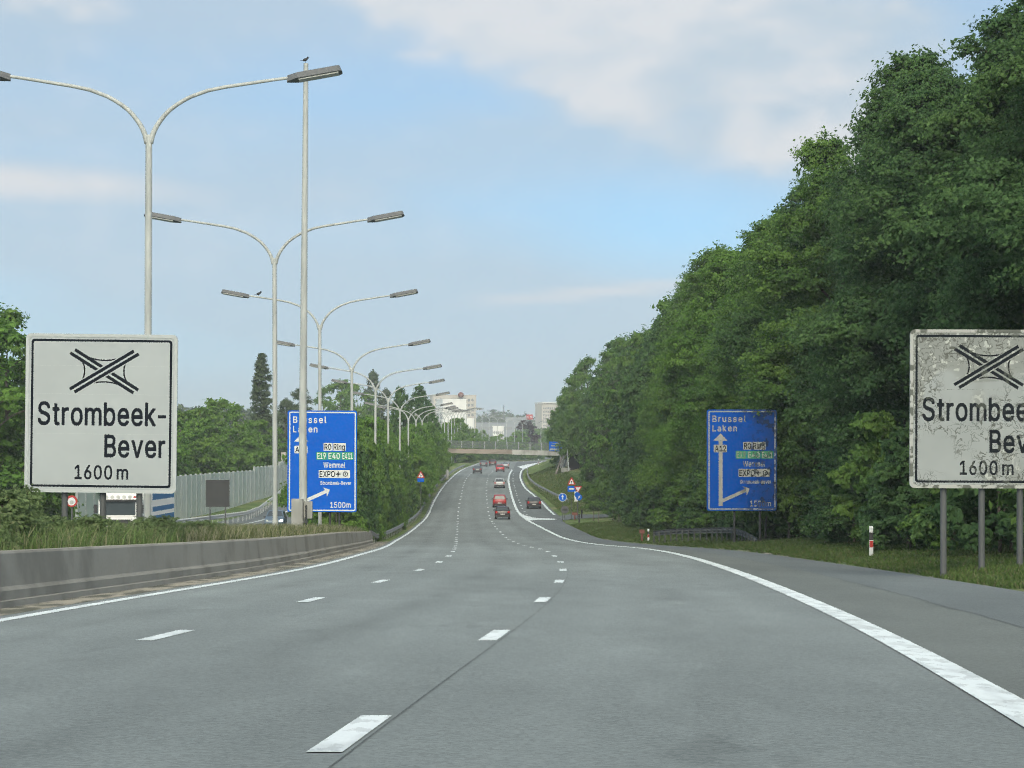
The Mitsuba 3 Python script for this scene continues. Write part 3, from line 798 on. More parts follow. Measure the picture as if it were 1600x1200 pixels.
for i, (px, d, fy) in enumerate(LAMPS):
    x = (px - CX) * d / F
    zf = (HY - fy) * d / F
    t = thing('street_lamp', ORD[i] if i < 8 else ('small distant double-arm lamp in the row that curves right beyond the footbridge' if d > 560 else 'double-arm lamp half hidden by the trees between the median bushes and the footbridge'), 'street lamp',
              'double-arm lamps along the median')
    tang = math.degrees(math.atan2(float(XP(d + 10) - XP(d - 10)), 20.0))
    tw = T().translate([x, d, zf - FORK]).rotate([0, 0, 1], -tang * 0.8 + lean.uniform(-1.5, 1.5)).rotate([0, 1, 0], lean.uniform(-0.35, 0.35))
    lamp_places.append((x, d, zf - FORK))
    for nm, dct in lp.items():
        scene[f'{t}__{nm}'] = {**dct, 'to_world': tw}


def bird(p, s=1.0):
    g = trimesh.creation.icosphere(2, 1.0)
    g.vertices *= [0.10, 0.055, 0.06]
    g.vertices[:, 2] += 0.25 * g.vertices[:, 0]
    h = trimesh.creation.icosphere(2, 0.04)
    h.apply_translation([0.095, 0, 0.075])
    beak = trimesh.creation.cone(0.012, 0.05, sections=6)
    beak.apply_transform(trimesh.transformations.rotation_matrix(math.pi / 2, [0, 1, 0]))
    beak.apply_translation([0.125, 0, 0.072])
    tail = bx(0.12, 0.05, 0.012, (-0.14, 0, -0.03))
    leg = [cyl((0.0, q, -0.13), (0.0, q, -0.03), 0.006, n=5) for q in (-0.02, 0.02)]
    m = cat([g, h, beak, tail] + leg)
    m.apply_scale(1.25 * s)
    m.apply_translation(p)
    return m


lx, ly, lz = lamp_places[2]
t = thing('bird', 'small dark bird perched on the left arm of the third lamp', 'bird')
_a = arm_pts(-1, HALF, RISE)
tgt = np.array([lx - 3.45, ly, lz + FORK - 0.35 + np.interp(3.45, -_a[:, 0], _a[:, 2]) + 0.19])
solo(t, bird(tgt), 'm_dark', True)
t = thing('mast', 'tall single mast on a concrete block in front of the left blue sign', 'mast')
md = 98.0
ms = md / F
mx = (475 - CX) * ms
mz = (HY - 783) * ms
part(t, 'pole', tube([((474 - CX) * ms, md, mz - 0.9), ((473 - CX) * ms, md, mz + 3), ((478 - CX) * ms, md, (HY - 99) * ms)], [0.165, 0.16, 0.10], 16), 'm_pole', 40)
part(t, 'base_block', bx(0.46, 0.5, 1.3, ((466 - CX) * ms, md - 0.35, mz - 0.55)), 'm_paleconcrete')
part(t, 'control_box', bx(0.34, 0.34, 0.70, ((482.5 - CX) * ms, md - 0.30, mz - 0.35)), 'm_paleconcrete')
part(t, 'cable_duct', cyl(((480 - CX) * ms, md - 0.55, mz - 1.2), ((480 - CX) * ms, md - 0.55, mz - 0.15), 0.035, n=8), 'm_dark')
t = thing('bird', 'small dark bird perched on top of the tall mast', 'bird')
solo(t, bird(((477 - CX) * ms, md, (HY - 97) * ms + 0.10), 0.85), 'm_dark', True)

# ------------------------------------------------------------------ small signs, marker posts
def small_sign(label, px, d, shapes, pole=None, name='traffic_sign', pole_mat='m_postgrey', post_r=0.035, low=0.0):
    """shapes: (part name, outline in photo pixels around (px, 0) with y down from row 0, material, layer)."""
    t = thing(name, label, 'road sign')
    s = d / F
    tw = T().translate([(px - CX) * s, d, HY * s]).rotate([1, 0, 0], 90)
    topy = 1e9
    for nm, g, mat, lay in shapes:
        from shapely import affinity
        topy = min(topy, -g.bounds[3])
        g = affinity.scale(g, s, s, origin=(0, 0))
        part(t, nm, ext(g, 0.02 if lay == 0 else 0.006, 0.0 if lay == 0 else 0.014 + 0.006 * lay), mat, tw=tw)
    x = (px - CX) * s
    part(t, 'post', cyl((x, d + post_r + 0.02, float(ground(x, d)) - 0.2 + low), (x, d + post_r + 0.02, (HY - topy) * s - 0.05), post_r, n=10), pole_mat, 40)
    return t


def disc(y, r):
    return Point(0, -y).buffer(r, quad_segs=10)


def tri(y0, y1, w, up=True):
    g = [(-w / 2, -y1), (w / 2, -y1), (0, -y0)] if up else [(-w / 2, -y0), (w / 2, -y0), (0, -y1)]
    return Polygon(g).buffer(0.5)


def arrow(y, r, ang):
    from shapely import affinity
    g = unary_union([sbox(-r * .13, -r * .7, r * .13, r * .25), Polygon([(-r * .42, r * .12), (0, r * .72), (r * .42, r * .12)])])
    return affinity.translate(affinity.rotate(g, ang, origin=(0, 0)), 0, -y)


small_sign('blue round sign with white upward arrow left of the warning triangle', 879, 262, [('plate', disc(777, 6.6), 'm_white', 0), ('face', disc(777, 5.9), 'm_blue', 1), ('arrow_symbol', arrow(777, 5.9, 0), 'm_white', 2)])
small_sign('grey back of a round sign on a short post at the junction nose', 882.5, 256, [('plate', disc(796.5, 6.2), 'm_postgrey', 0), ('bracket', sbox(-4, -798, 4, -795), 'm_dark', 1)])
small_sign('red warning triangle over a blue panel beside the slip lane', 893, 268, [('plate', tri(746, 757, 12), 'm_red', 0), ('face', tri(749.4, 755.8, 6.4), 'm_white', 1), ('symbol', sbox(-0.6, -755.2, 0.6, -751.6), 'm_dark', 2), ('lower_panel', sbox(-6.2, -768.4, 6.2, -759.4), 'm_blue', 0), ('print', sbox(-4, -765.2, 4, -762.6), 'm_white', 1)])
small_sign('red and white give-way triangle pointing down, right of the warning triangle', 903, 266, [('plate', tri(760, 770, 11.5, False), 'm_red', 0), ('face', tri(761.8, 767, 6.6, False), 'm_white', 1)])
small_sign('pair of blue arrow signs under the give-way triangle', 902, 263, [('plate', sbox(-4.5, -783.5, 1, -768), 'm_white', 0), ('face', disc(773, 4.2), 'm_blue', 1), ('face', Point(2.8, -777).buffer(4.8), 'm_blue', 2), ('arrow_symbol', __import__('shapely').affinity.translate(arrow(777, 4.6, -35), 2.8, 0), 'm_white', 3)])
small_sign('small red warning triangle over a blue panel in the left median bushes', 657.5, 255, [('plate', tri(736, 746.5, 11.5), 'm_red', 0), ('face', tri(739.2, 745.2, 6.2), 'm_white', 1), ('symbol', sbox(-0.6, -744.6, 0.6, -741.4), 'm_dark', 2), ('lower_panel', sbox(-5.2, -753.2, 5.2, -747.4), 'm_blue', 0)])
small_sign('round red-rimmed sign standing in the shrubs under the left white sign', 112, 92, [('plate', disc(783, 9.0), 'm_red', 0), ('face', disc(783.5, 6.2), 'm_white', 1), ('symbol', disc(785, 3.2), 'm_paleconcrete', 2)])


def marker(label, px, d, h, name='marker_post', red=True):
    t = thing(name, label, 'marker post')
    p = on(px, d)
    tw = T().translate(p.tolist())
    g = Polygon([(-0.06, -0.05), (0.06, -0.05), (0.06, 0.02), (0.0, 0.06), (-0.06, 0.02)])
    part(t, 'lower_post', ext(g, h * 0.55 + 0.1, -0.1), 'm_white', tw=tw)
    part(t, 'black_band', ext(g, h * 0.24, h * 0.55 + 0.001), 'm_dark', tw=tw)
    top = ext(g, h * 0.21, h * 0.79 + 0.002)
    top.vertices[(top.vertices[:, 2] > h * 0.9) & (top.vertices[:, 1] < 0), 2] -= 0.05
    part(t, 'top', top, 'm_white', tw=tw)
    part(t, 'reflector', bx(0.112, 0.014, 0.20, (0, -0.058, h * 0.42)), 'm_red' if red else 'm_lens', tw=tw)


marker('white marker post with black band and red reflector left of the stained white sign', 1361, 75, 0.98)
marker('slim white marker post at the left end of the short guardrail', 1013, 157, 0.80)
marker('white marker post on the slip lane verge left of the bridge stairs', 841.5, 545, 1.5)


def stake(label, px, d, h, mat, name='stake', w=0.07, group=None, head=None):
    t = thing(name, label, 'post', group)
    p = on(px, d)
    m = tube([p - [0, 0, 0.15], p + [0, 0, h * 0.96], p + [0, 0, h]], [w, w * 0.95, w * 0.5], 8)
    part(t, 'shaft', m, mat, 40)
    if head:
        part(t, 'head', bx(head[0], 0.03, head[1], (p[0], p[1] - w - 0.017, p[2] + h - head[1] / 2)), 'm_brownred')
    return t


stake('rust-red marker board on a thin stake beside the slim white post', 1003, 158, 0.82, 'm_brownred', head=(0.34, 0.26))
stake('dark bollard right of the round sign backs in the grass', 905, 248, 0.95, 'm_dark', name='bollard', w=0.08)
stake('dark bollard set back behind the slip road beside the small red board', 909, 268, 1.0, 'm_dark', name='bollard', w=0.09)
stake('low red board on a stake between the round sign back and the bollards', 898, 262, 0.85, 'm_brownred', head=(0.62, 0.30))
for px, d, h in ((927.5, 252, 1.1), (935.5, 242, 1.2), (958.5, 246, 1.1), (967, 240, 1.2)):
    stake('thin brown stake in the grass right of the junction signs', px, d, h, 'm_bark', w=0.04, group='stakes in the grass by the trees')

t = thing('sign_back', 'dark grey back of a large sign on the far side of the oncoming carriageway', 'road sign')
s = 236 / F
tw = standing((340 - CX) * s, 236, (HY - 792) * s)
part(t, 'panel', ext(rrect(-18.5 * s, 0, 18.5 * s, 42 * s, 0.06), 0.04, -0.04), 'm_dark', tw=tw)
for q in (0.15, 0.5, 0.85):
    part(t, 'rib', bx(36 * s, 0.06, 0.03, (0, 42 * s * q, 0.016)), 'm_dark', tw=tw)
for px in (328, 352):
    x = (px - CX) * s
    part(t, 'post', cyl((x, 236.1, float(zroad(236)) - 0.2), (x, 236.1, (HY - 755) * s), 0.06, n=10), 'm_postgrey', 40)

# ------------------------------------------------------------------ noise barrier on the left
t = thing('noise_barrier', 'long pale green panelled noise barrier beyond the oncoming carriageway', 'noise barrier')
NB = [(120, 205, 739), (200, 232, 742), (240, 246, 744), (280, 264, 745), (333, 292, 743), (380, 318, 737), (420, 345, 729), (450, 385, 722), (468, 430, 716)]
na = np.array([[(px - CX) * d / F, d, (HY - ty) * d / F] for px, d, ty in NB])
sl = np.concatenate([[0], np.cumsum(np.linalg.norm(np.diff(na[:, :2], axis=0), axis=1))])
q = np.arange(0, sl[-1] - 4.0, 4.0)
for i, a in enumerate(q):
    p, r = [np.array([np.interp(b, sl, na[:, k]) for k in range(3)]) for b in (a, a + 4.0)]
    c, L, ang = (p + r) / 2, np.linalg.norm((r - p)[:2]), math.atan2(r[1] - p[1], r[0] - p[0])
    zb = float(zroad(c[1])) - 0.1
    zt = round(c[2] * 2.2) / 2.2 + 0.05
    part(t, 'panel', bx(L - 0.20, 0.10, zt - zb, (c[0], c[1], (zt + zb) / 2), ang), 'm_panelpale' if (i * 7) % 5 in (0, 3) else 'm_panel')
    part(t, 'post', bx(0.19, 0.24, zt - zb + 0.12, (p[0], p[1], (zt + zb) / 2 + 0.06), ang), 'm_panelpost')

t = thing('house', 'red roofed house half hidden behind the noise barrier and the tall mast', 'house')
s = 420 / F
c = np.array([(450 - CX) * s, 452.0])
part(t, 'wall', bx(8, 7, 7.2, (c[0], c[1], -4.4 - 0.0)), 'm_tan')
rf = ext(Polygon([(-4.6, 0), (4.6, 0), (0, 3.9)]), 8.0)
rf.apply_transform(trimesh.transformations.rotation_matrix(math.pi / 2, [1, 0, 0]))
rf.apply_translation([c[0], c[1] + 4, -0.8 - 2.6])
rf.vertices[:, 2] += 0.0
part(t, 'roof', rf, 'm_roofred')
for sd in (-1, 1):
    part(t, 'bargeboard', tube([(c[0] + sd * 4.7, c[1] - 4.02, -3.4), (c[0], c[1] - 4.02, 0.62)], 0.16, 6), 'm_white')

# ------------------------------------------------------------------ footbridge
BD = 445.0
bs = BD / F
bxp = lambda px: (px - CX) * bs
bz = lambda py: (HY - py) * bs
t = thing('footbridge', 'slim concrete footbridge with a mesh railing crossing the motorway', 'footbridge')
xa, xb_, xm = bxp(560), bxp(874), bxp(800)
dz_top = lambda x: np.interp(x, [bxp(560), bxp(682), bxp(874)], [bz(698.4), bz(699.5), bz(704.5)])


def deck(x0, x1, mat, thick=0.86):
    g = Polygon([(x0, dz_top(x0) - thick), (x1, dz_top(x1) - thick), (x1, dz_top(x1)), (x0, dz_top(x0))])
    m = ext(g, 3.2)
    m.apply_transform(trimesh.transformations.rotation_matrix(math.pi / 2, [1, 0, 0]))
    m.apply_translation([0, BD + 3.2, 0])
    part(t, 'deck', m, mat)


deck(xa, xm - 0.01, 'm_browncon')
deck(xm + 0.01, xb_, 'm_paleconcrete', 0.92)
lo = [(x, dz_top(x)) for x in np.arange(xa, xb_ - 1.5, 2.15)]
bars = []
for x, z in lo:
    part(t, 'railing_post', bx(0.11, 0.08, 1.42, (x, BD + 0.12, z + 0.71)), 'm_panelpost')
for yy, off in ((BD + 0.12, 0), (BD + 3.05, 0)):
    for h in (0.12, 0.75, 1.40):
        bars.append(tube([(x, yy, dz_top(x) + h) for x in np.linspace(xa, xb_ - 0.6, 20)], 0.032, 5))
    for x in np.arange(xa + 0.1, xb_ - 0.7, 0.16):
        bars.append(bx(0.045, 0.02, 1.26, (x, yy, dz_top(x) + 0.76)))
part(t, 'railing_infill', cat(bars), 'm_steel', kind='stuff')
part(t, 'pier', bx(1.35, 1.6, 5.0, (bxp(695), BD + 1.6, dz_top(bxp(695)) - 0.8 - 2.5)), 'm_paleconcrete')
part(t, 'pier', bx(1.35, 1.6, 5.6, (bxp(600), BD + 1.6, dz_top(bxp(600)) - 0.8 - 2.8)), 'm_paleconcrete')
part(t, 'abutment', bx(1.4, 4.4, 4.6, (bxp(881), BD + 1.6, bz(727))), 'm_paleconcrete')
part(t, 'wing_wall', bx(1.6, 2.0, 3.4, (bxp(881), 430.0, bz(744))), 'm_paleconcrete')
part(t, 'retaining_wall', bx(1.9, 7.0, 5.0, (bxp(894), 436, bz(724))), 'm_dark', label='dark wall panel behind the bridge stairs')
top, bot = np.array([bxp(883.5), BD - 0.4, bz(703)]), np.array([bxp(868.5), 428.0, bz(739)])
for off in (0.0, 1.0):
    part(t, 'stair_stringer', tube([top + [off - 0.3, 0, 0], bot + [off - 0.3, 0, 0]], 0.16, 6), 'm_steel' if off else 'm_browncon')
for k in np.linspace(0.02, 0.98, 22):
    c = top + (bot - top) * k
    part(t, 'stair_tread', bx(1.0, 0.30, 0.06, (c[0] + 0.2, c[1], c[2] + 0.05)), 'm_dark')
part(t, 'handrail', tube([top + [-0.35, 0, 0.95], bot + [-0.35, 0, 0.95]], 0.045, 6), 'm_steel')
t = thing('pale_pole', 'slightly leaning white pole beside the bridge stairs', 'pole')
part(t, 'shaft', tube([(bxp(885.3), 428, bz(734)), (bxp(883.5), 428, bz(709)), (bxp(882.6), 428, bz(694.5))], [0.085, 0.075, 0.06], 8), 'm_white', 40)
t = thing('bridge_sign', 'blue direction sign mounted on the right end of the footbridge railing', 'road sign')
s = BD / F
tw = standing(bxp(869.3), BD - 0.25, bz(704.6))
W, H = 23 * s, 14.6 * s
part(t, 'panel', ext(rrect(-W / 2, 0, W / 2, H, 0.06), 0.04, -0.04), 'm_blue', tw=tw)
part(t, 'print', cat([bx(W * 0.86, 0.30, 0.004, (-0.03, H * 0.17, 0.003)), bx(W * 0.50, 0.22, 0.004, (-0.32, H * 0.56, 0.003)), bx(W * 0.62, 0.13, 0.004, (0.1, H * 0.80, 0.003))]), 'm_panelpost', tw=tw, kind='stuff')
for sd in (-1, 1):
    part(t, 'bracket', bx(0.06, 0.30, 0.06, (bxp(869.3) + sd * 0.8, BD - 0.06, bz(701))), 'm_galv')

# ------------------------------------------------------------------ vehicles
PROFILES = {
    'hatch': ([(-2.02, 0.30), (-2.08, 0.55), (-2.06, 0.88), (-1.98, 1.00), (-1.72, 1.40), (-1.50, 1.46), (-0.6, 1.50), (0.15, 1.47), (1.02, 1.00), (1.85, 0.82), (2.05, 0.62), (2.08, 0.35), (1.9, 0.24), (-1.85, 0.24)], 3, 4, 7, 8, 1.46),
    'mpv': ([(-2.12, 0.30), (-2.18, 0.60), (-2.15, 0.98), (-2.08, 1.08), (-1.86, 1.56), (-1.62, 1.63), (-0.5, 1.67), (0.45, 1.62), (1.35, 1.06), (1.95, 0.88), (2.14, 0.66), (2.18, 0.35), (2.0, 0.24), (-1.95, 0.24)], 3, 4, 7, 8, 1.62),
    'wagon': ([(-2.25, 0.32), (-2.32, 0.58), (-2.30, 0.92), (-2.22, 1.04), (-1.95, 1.46), (-1.70, 1.52), (-0.5, 1.54), (0.30, 1.50), (1.15, 1.00), (2.05, 0.86), (2.28, 0.64), (2.32, 0.36), (2.1, 0.24), (-2.1, 0.24)], 3, 4, 7, 8, 1.52),
    'sedan': ([(-2.25, 0.30), (-2.32, 0.55), (-2.30, 0.92), (-2.22, 1.02), (-1.72, 1.06), (-0.95, 1.42), (-0.45, 1.46), (0.25, 1.44), (1.10, 0.98), (2.02, 0.82), (2.26, 0.62), (2.30, 0.35), (2.1, 0.24), (-2.1, 0.24)], 4, 5, 7, 8, 1.44),
}


def car(kind, paint, px, py, label, width=1.74, flip=False, d=None, xlane=None, lit=False):
    prof, i0, i1, j0, j1, roof = PROFILES[kind]
    t = thing('car', label, 'car')
    P = np.array(prof)
    hw = width / 2
    cen = np.array([0, 0.75])
    nr = np.roll(P, -1, 0) - np.roll(P, 1, 0)
    nr = np.stack([nr[:, 1], -nr[:, 0]], 1)
    nr /= np.linalg.norm(nr, axis=1, keepdims=True)
    if (nr * (P - cen)).sum() < 0:
        nr = -nr

    def wid(z):
        return hw * np.where(z > 0.92, 1 - 0.23 * (z - 0.92) / (roof - 0.92), np.where(z < 0.45, 0.95 + 0.05 * z / 0.45, 1.0))
    slices = [(-1.0, 0.12), (-0.985, 0.05), (-0.93, 0.012), (-0.6, 0), (0, -0.012), (0.6, 0), (0.93, 0.012), (0.985, 0.05), (1.0, 0.12)]
    V = []
    for a, inset in slices:
        Q = P - nr * inset
        bulge = 0.10 * a * a * (np.abs(Q[:, 0]) > 1.7)
        V.append(np.stack([a * wid(Q[:, 1]), Q[:, 0] - np.sign(Q[:, 0]) * bulge, Q[:, 1]], 1))
    V = np.array(V)
    n, mN = len(P), len(slices)
    f = [[i * n + j, i * n + (j + 1) % n, (i + 1) * n + (j + 1) % n, (i + 1) * n + j] for i in range(mN - 1) for j in range(n)]
    f = [[a, b, c] for a, b, c, _ in f] + [[a, c, e] for a, _, c, e in f]
    caps = cap_faces(V[0][:, 1:])
    f = np.vstack([f, caps, caps[:, ::-1] + (mN - 1) * n])
    body = trimesh.Trimesh(V.reshape(-1, 3), f, process=False)
    if body.volume < 0:
        body.invert()
    if d is None:
        d = dofy(py)
    x = (px - CX) * d / F
    slope = float(XL(d + 8) - XL(d - 8)) / 16
    pitch = float(zroad(d + 4) - zroad(d - 4)) / 8
    tw = T().translate([x, d, float(zroad(d)) + 0.012]).rotate([0, 0, 1], -math.degrees(math.atan(slope)) + (180 if flip else 0)).rotate([1, 0, 0], math.degrees(math.atan(pitch)) * (-1 if flip else 1))
    part(t, 'body', body, 'm_car_' + paint, 35, tw=tw)

    def patch(a, b, w0, w1, u0=0.06, u1=0.94, out=0.008, x0=None):
        """A panel on the profile's segment a-b, w0 and w1 its share of the half width below and above."""
        pa, pb = P[a], P[b]
        nn = nr[a] * 0.5 + nr[b] * 0.5
        A, B = pa + (pb - pa) * u0, pa + (pb - pa) * u1
        q = []
        for pt, w in ((A, w0), (B, w1)):
            h = float(wid(np.array(pt[1])))
            lo, hi = (-w, w) if x0 is None else (x0, w)
            q.append([(lo * h, *(pt + nn * (out + 0.012))), (hi * h, *(pt + nn * (out + 0.012)))])
        top = [q[0][0], q[0][1], q[1][1], q[1][0]]
        v = np.array(top + [(p[0], p[1] - nn[0] * 0.05, p[2] - nn[1] * 0.05) for p in top])
        return trimesh.convex.convex_hull(v)
    part(t, 'rear_window', patch(i0, i1, 0.84, 0.78), 'm_carglass', tw=tw)
    part(t, 'windscreen', patch(j0, j1, 0.80, 0.88), 'm_carglass', tw=tw)
    for sd in (-1, 1):
        g = Polygon([(P[i0][0] + 0.28, 0.98), (P[i1][0] + 0.22, roof - 0.13), (P[j0][0] - 0.05, roof - 0.12), (P[j1][0] - 0.30, 0.99)])
        m = ext(g, 0.012)
        v = m.vertices.copy()
        m.vertices = np.stack([sd * (wid(v[:, 1]) * 0.985 - 0.012 + v[:, 2] + 0.012), v[:, 0], v[:, 1]], 1)
        part(t, 'side_window', m, 'm_carglass', tw=tw)
        L = -P[2][0]
        lamp = trimesh.convex.convex_hull(np.array([(sd * hw * a, -L - b, z) for a, b, z in [(0.97, -0.30, 0.72), (0.97, -0.26, 0.98), (0.66, 0.015, 0.72), (0.70, 0.02, 0.96), (0.92, -0.03, 0.72), (0.92, -0.02, 0.97)]]))
        part(t, 'tail_light', lamp, 'm_taillight', tw=tw)
        head = trimesh.convex.convex_hull(np.array([(sd * hw * a, 2.02 * (L / 2.06) + b, z) for a, b, z in [(0.94, -0.35, 0.62), (0.94, -0.33, 0.78), (0.58, 0.03, 0.60), (0.62, -0.02, 0.74), (0.86, -0.04, 0.60), (0.86, -0.1, 0.76)]]))
        if lit and sd == -1:
            key = f'{t}__headlight'
            scene[key] = {**mikit.ply(head, 'm_headlight'), 'to_world': tw, 'emitter': {'type': 'area', 'radiance': rgb(9.0, 8.6, 7.6)}}
        else:
            part(t, 'headlight', head, 'm_lens', tw=tw)
        part(t, 'mirror', bx(0.20, 0.10, 0.14, (sd * (hw + 0.08), P[j1][0] - 0.45, 1.02)), 'm_trim', tw=tw)
        for yy in (-L * 0.62, L * 0.63):
            tyre = cyl((sd * (hw - 0.215), yy, 0.315), (sd * (hw + 0.005), yy, 0.315), 0.315, n=20)
            w = part(t, 'wheel', tyre, 'm_rubber', 40, tw=tw)
            part(w, 'rim', cyl((sd * (hw - 0.01), yy, 0.315), (sd * (hw + 0.012), yy, 0.315), 0.19, n=14), 'm_rim', tw=tw)
    L = -P[1][0]
    part(t, 'bumper', bx(width * 0.90, 0.12, 0.26, (0, -L + 0.02, 0.40)), 'm_trim', tw=tw)
    part(t, 'number_plate', bx(0.50, 0.02, 0.11, (0, -L - 0.055, 0.60 if kind != 'sedan' else 0.74)), 'm_plate', tw=tw)
    return t


car('hatch', 'maroon', 785, 811, 'nearest dark hatchback in the right lane, behind the red people carrier', 1.76)
car('mpv', 'red', 780.5, 792, 'tall red car in the right lane just ahead of the nearest dark hatchback', 1.80)
car('wagon', 'silver', 780.5, 762, 'silver estate car alone in the right lane', 1.76)
car('hatch', 'scarlet', 781.5, 737.2, 'small bright red car in the far right lane under the footbridge', 1.74)
car('sedan', 'lightgrey', 789.5, 732.2, 'light grey car half hidden beyond the small bright red car', 1.74)
car('hatch', 'oxblood', 770, 727.6, 'dark car with red tail lights farthest ahead in the middle lane', 1.72)
car('wagon', 'slate', 755.8, 729.3, 'dark grey car far ahead in the middle lane, beside the farthest dark car', 1.76)
car('sedan', 'charcoal', 746, 739.5, 'dark grey saloon in the left lane under the footbridge', 1.76)
car('hatch', 'black', 834, 794.2, 'black car with red tail lights in the slip lane on the right', 1.84)
car('mpv', 'bluegrey', 431, 823, 'oncoming blue-grey car with a lit headlight beyond the median', 1.9, flip=True, d=236.0, lit=True)

t = thing('truck', 'oncoming white truck with blue striped trailer behind the left white sign posts', 'truck')
td = 146.0
tx = (185 - CX) * td / F
tz = float(zroad(td))
B = lambda w, l, h, x, y, z: bx(w, l, h * 0.88, (tx + x, td + y, tz + z * 0.88))
part(t, 'cab', cat([B(2.45, 2.1, 2.6, 0, 1.05, 1.85), B(2.35, 1.5, 0.55, 0, 1.35, 3.35)]), 'm_facade', kind='stuff')
part(t, 'windscreen', B(2.1, 0.04, 0.95, 0, -0.012, 2.55), 'm_carglass')
part(t, 'sun_visor', B(2.3, 0.25, 0.14, 0, -0.10, 3.10), 'm_trim')
part(t, 'grille', B(1.5, 0.05, 0.42, 0, -0.02, 1.55), 'm_trim')
part(t, 'bumper', B(2.45, 0.16, 0.42, 0, -0.05, 0.75), 'm_facade')
for k in range(5):
    part(t, 'roof_lamp', cyl((tx - 0.72 + 0.36 * k, td - 0.14, tz + 2.93), (tx - 0.72 + 0.36 * k, td + 0.05, tz + 2.93), 0.11, n=12), 'm_lens')
part(t, 'marker_lamp', B(0.16, 0.10, 0.12, 1.02, -0.06, 3.34), 'm_red')
for sd in (-1, 1):
    part(t, 'headlight', B(0.42, 0.05, 0.22, sd * 0.92, -0.03, 1.18), 'm_lens')
    part(t, 'mirror', B(0.22, 0.16, 0.62, sd * 1.42, 0.1, 2.5), 'm_trim')
    for yy in (1.2, 5.0, 11.5, 12.8, 14.1):
        w = part(t, 'wheel', cyl((tx + sd * 0.92, td + yy, tz + 0.5), (tx + sd * 1.22, td + yy, tz + 0.5), 0.5, n=20), 'm_rubber', 40)
tr = part(t, 'trailer', B(2.5, 13.0, 2.75, 0, 2.45 + 6.5, 2.62), 'm_facade')
for z, h in ((1.62, 0.42), (2.30, 0.36), (3.25, 0.55)):
    part(tr, 'stripe', B(0.006, 9.6, h, 1.253, 2.45 + 8.0, z), 'm_paleblue')
part(t, 'chassis', B(1.0, 14.6, 0.25, 0, 7.9, 1.05), 'm_trim')

# ------------------------------------------------------------------ far buildings
def building(label, d, x0, x1, top, base, depth, mat, name='building', grid=None, side=None, roof='m_greyroof', yaw=0.0):
    t = thing(name, label, 'building')
    s = d / F
    W, zt, zb = (x1 - x0) * s, (HY - top) * s, (HY - base) * s
    cx = ((x0 + x1) / 2 - CX) * s
    tw = T().translate([cx, d, zb]).rotate([0, 0, 1], yaw)
    part(t, 'wall', bx(W, depth, zt - zb, (0, depth / 2, (zt - zb) / 2)), mat, tw=tw)
    part(t, 'parapet', cat([bx(W + 0.3, 0.4, 0.6, (0, -0.02, zt - zb + 0.3)), bx(0.4, depth, 0.6, (-W / 2, depth / 2 + 0.2, zt - zb + 0.3)), bx(0.4, depth, 0.6, (W / 2, depth / 2 + 0.2, zt - zb + 0.3))]), mat, tw=tw, kind='stuff')
    part(t, 'roof', bx(W - 0.5, depth - 0.5, 0.2, (0, depth / 2 + 0.1, zt - zb + 0.11)), roof, tw=tw)
    if grid:
        nx, nz, a, b, c, e = grid
        for i in range(nx):
            for j in range(nz):
                u = -W / 2 + W * (a + (b - a) * (i + 0.5) / nx)
                h = (zt - zb) * (c + (e - c) * (j + 0.5) / nz)
                part(t, 'window', bx(W * (b - a) / nx * 0.62, 0.16, (zt - zb) * (e - c) / nz * 0.52, (u, -0.02, h)), 'm_window', tw=tw)
    if side:
        ny, nz, c, e, sg = side
        for i in range(ny):
            for j in range(nz):
                h = (zt - zb) * (c + (e - c) * (j + 0.5) / nz)
                part(t, 'window', bx(0.16, depth / ny * 0.6, (zt - zb) * (e - c) / nz * 0.5, (sg * W / 2, depth * (i + 0.5) / ny, h)), 'm_window', tw=tw)
    return t, cx, zt, tw


building('bright white office block with a plain front, left of the far lamps', 1400, 691.5, 729, 625, 706, 20, 'm_facade', side=(2, 1, 0.45, 0.85, -1), yaw=13)
t, cx, zt, tw = building('tan block with window rows behind the white office block, red globe on its roof', 1520, 676, 744, 618.5, 706, 20, 'm_tan', grid=(11, 8, 0.04, 0.96, 0.25, 0.97), yaw=8)
t = thing('globe', 'reddish brown globe on the roof of the tan block', 'globe')
s = 1516 / F
part(t, 'ball', trimesh.creation.icosphere(3, 4.6 * s).apply_translation([(720 - CX) * s, 1519, (HY - 617) * s]), 'm_brownred', True)
part(t, 'stand', cyl(((720 - CX) * s, 1519, zt - 0.2), ((720 - CX) * s, 1519, (HY - 620) * s), 0.5, n=10), 'm_steel')
t, cx, zt, tw = building('tall pale tower block at the edge of the right-hand trees', 1800, 846, 874, 631.5, 704, 16, 'm_tan', grid=(7, 11, 0.05, 0.95, 0.12, 0.95), yaw=18)
s = 1800 / F
part(t, 'roof_slab', bx(29 * s, 19, 0.9, (0, 8, (704 - 631.5) * s + 1.2)), 'm_facade', tw=tw)
building('long low industrial building with a pale window band beyond the footbridge', 1250, 744, 804, 662, 700, 30, 'm_greyroof', grid=(16, 1, 0.06, 0.94, 0.70, 0.92))
building('small white flat-roofed building among the trees beyond the footbridge', 1120, 770, 787, 667.5, 695, 12, 'm_facade', grid=(5, 2, 0.05, 0.95, 0.2, 0.85))
building('wide blue-grey shed roof below the red sign', 1700, 790, 824, 653, 700, 30, 'm_greyroof', grid=(10, 1, 0.05, 0.95, 0.45, 0.6))
building('cream low building right of the white office block', 1350, 728, 740, 655, 700, 14, 'm_facade', grid=(4, 2, 0.08, 0.92, 0.3, 0.8))
building('pale apartment block half hidden by trees left of the white office block', 1150, 640, 676, 640, 704, 16, 'm_tan', grid=(8, 7, 0.04, 0.96, 0.2, 0.95), yaw=12)
t = thing('red_sign', 'red square sign with white letters on posts above the sheds', 'sign')
s = 1600 / F
tw = standing((827.5 - CX) * s, 1600, (HY - 655.5) * s)
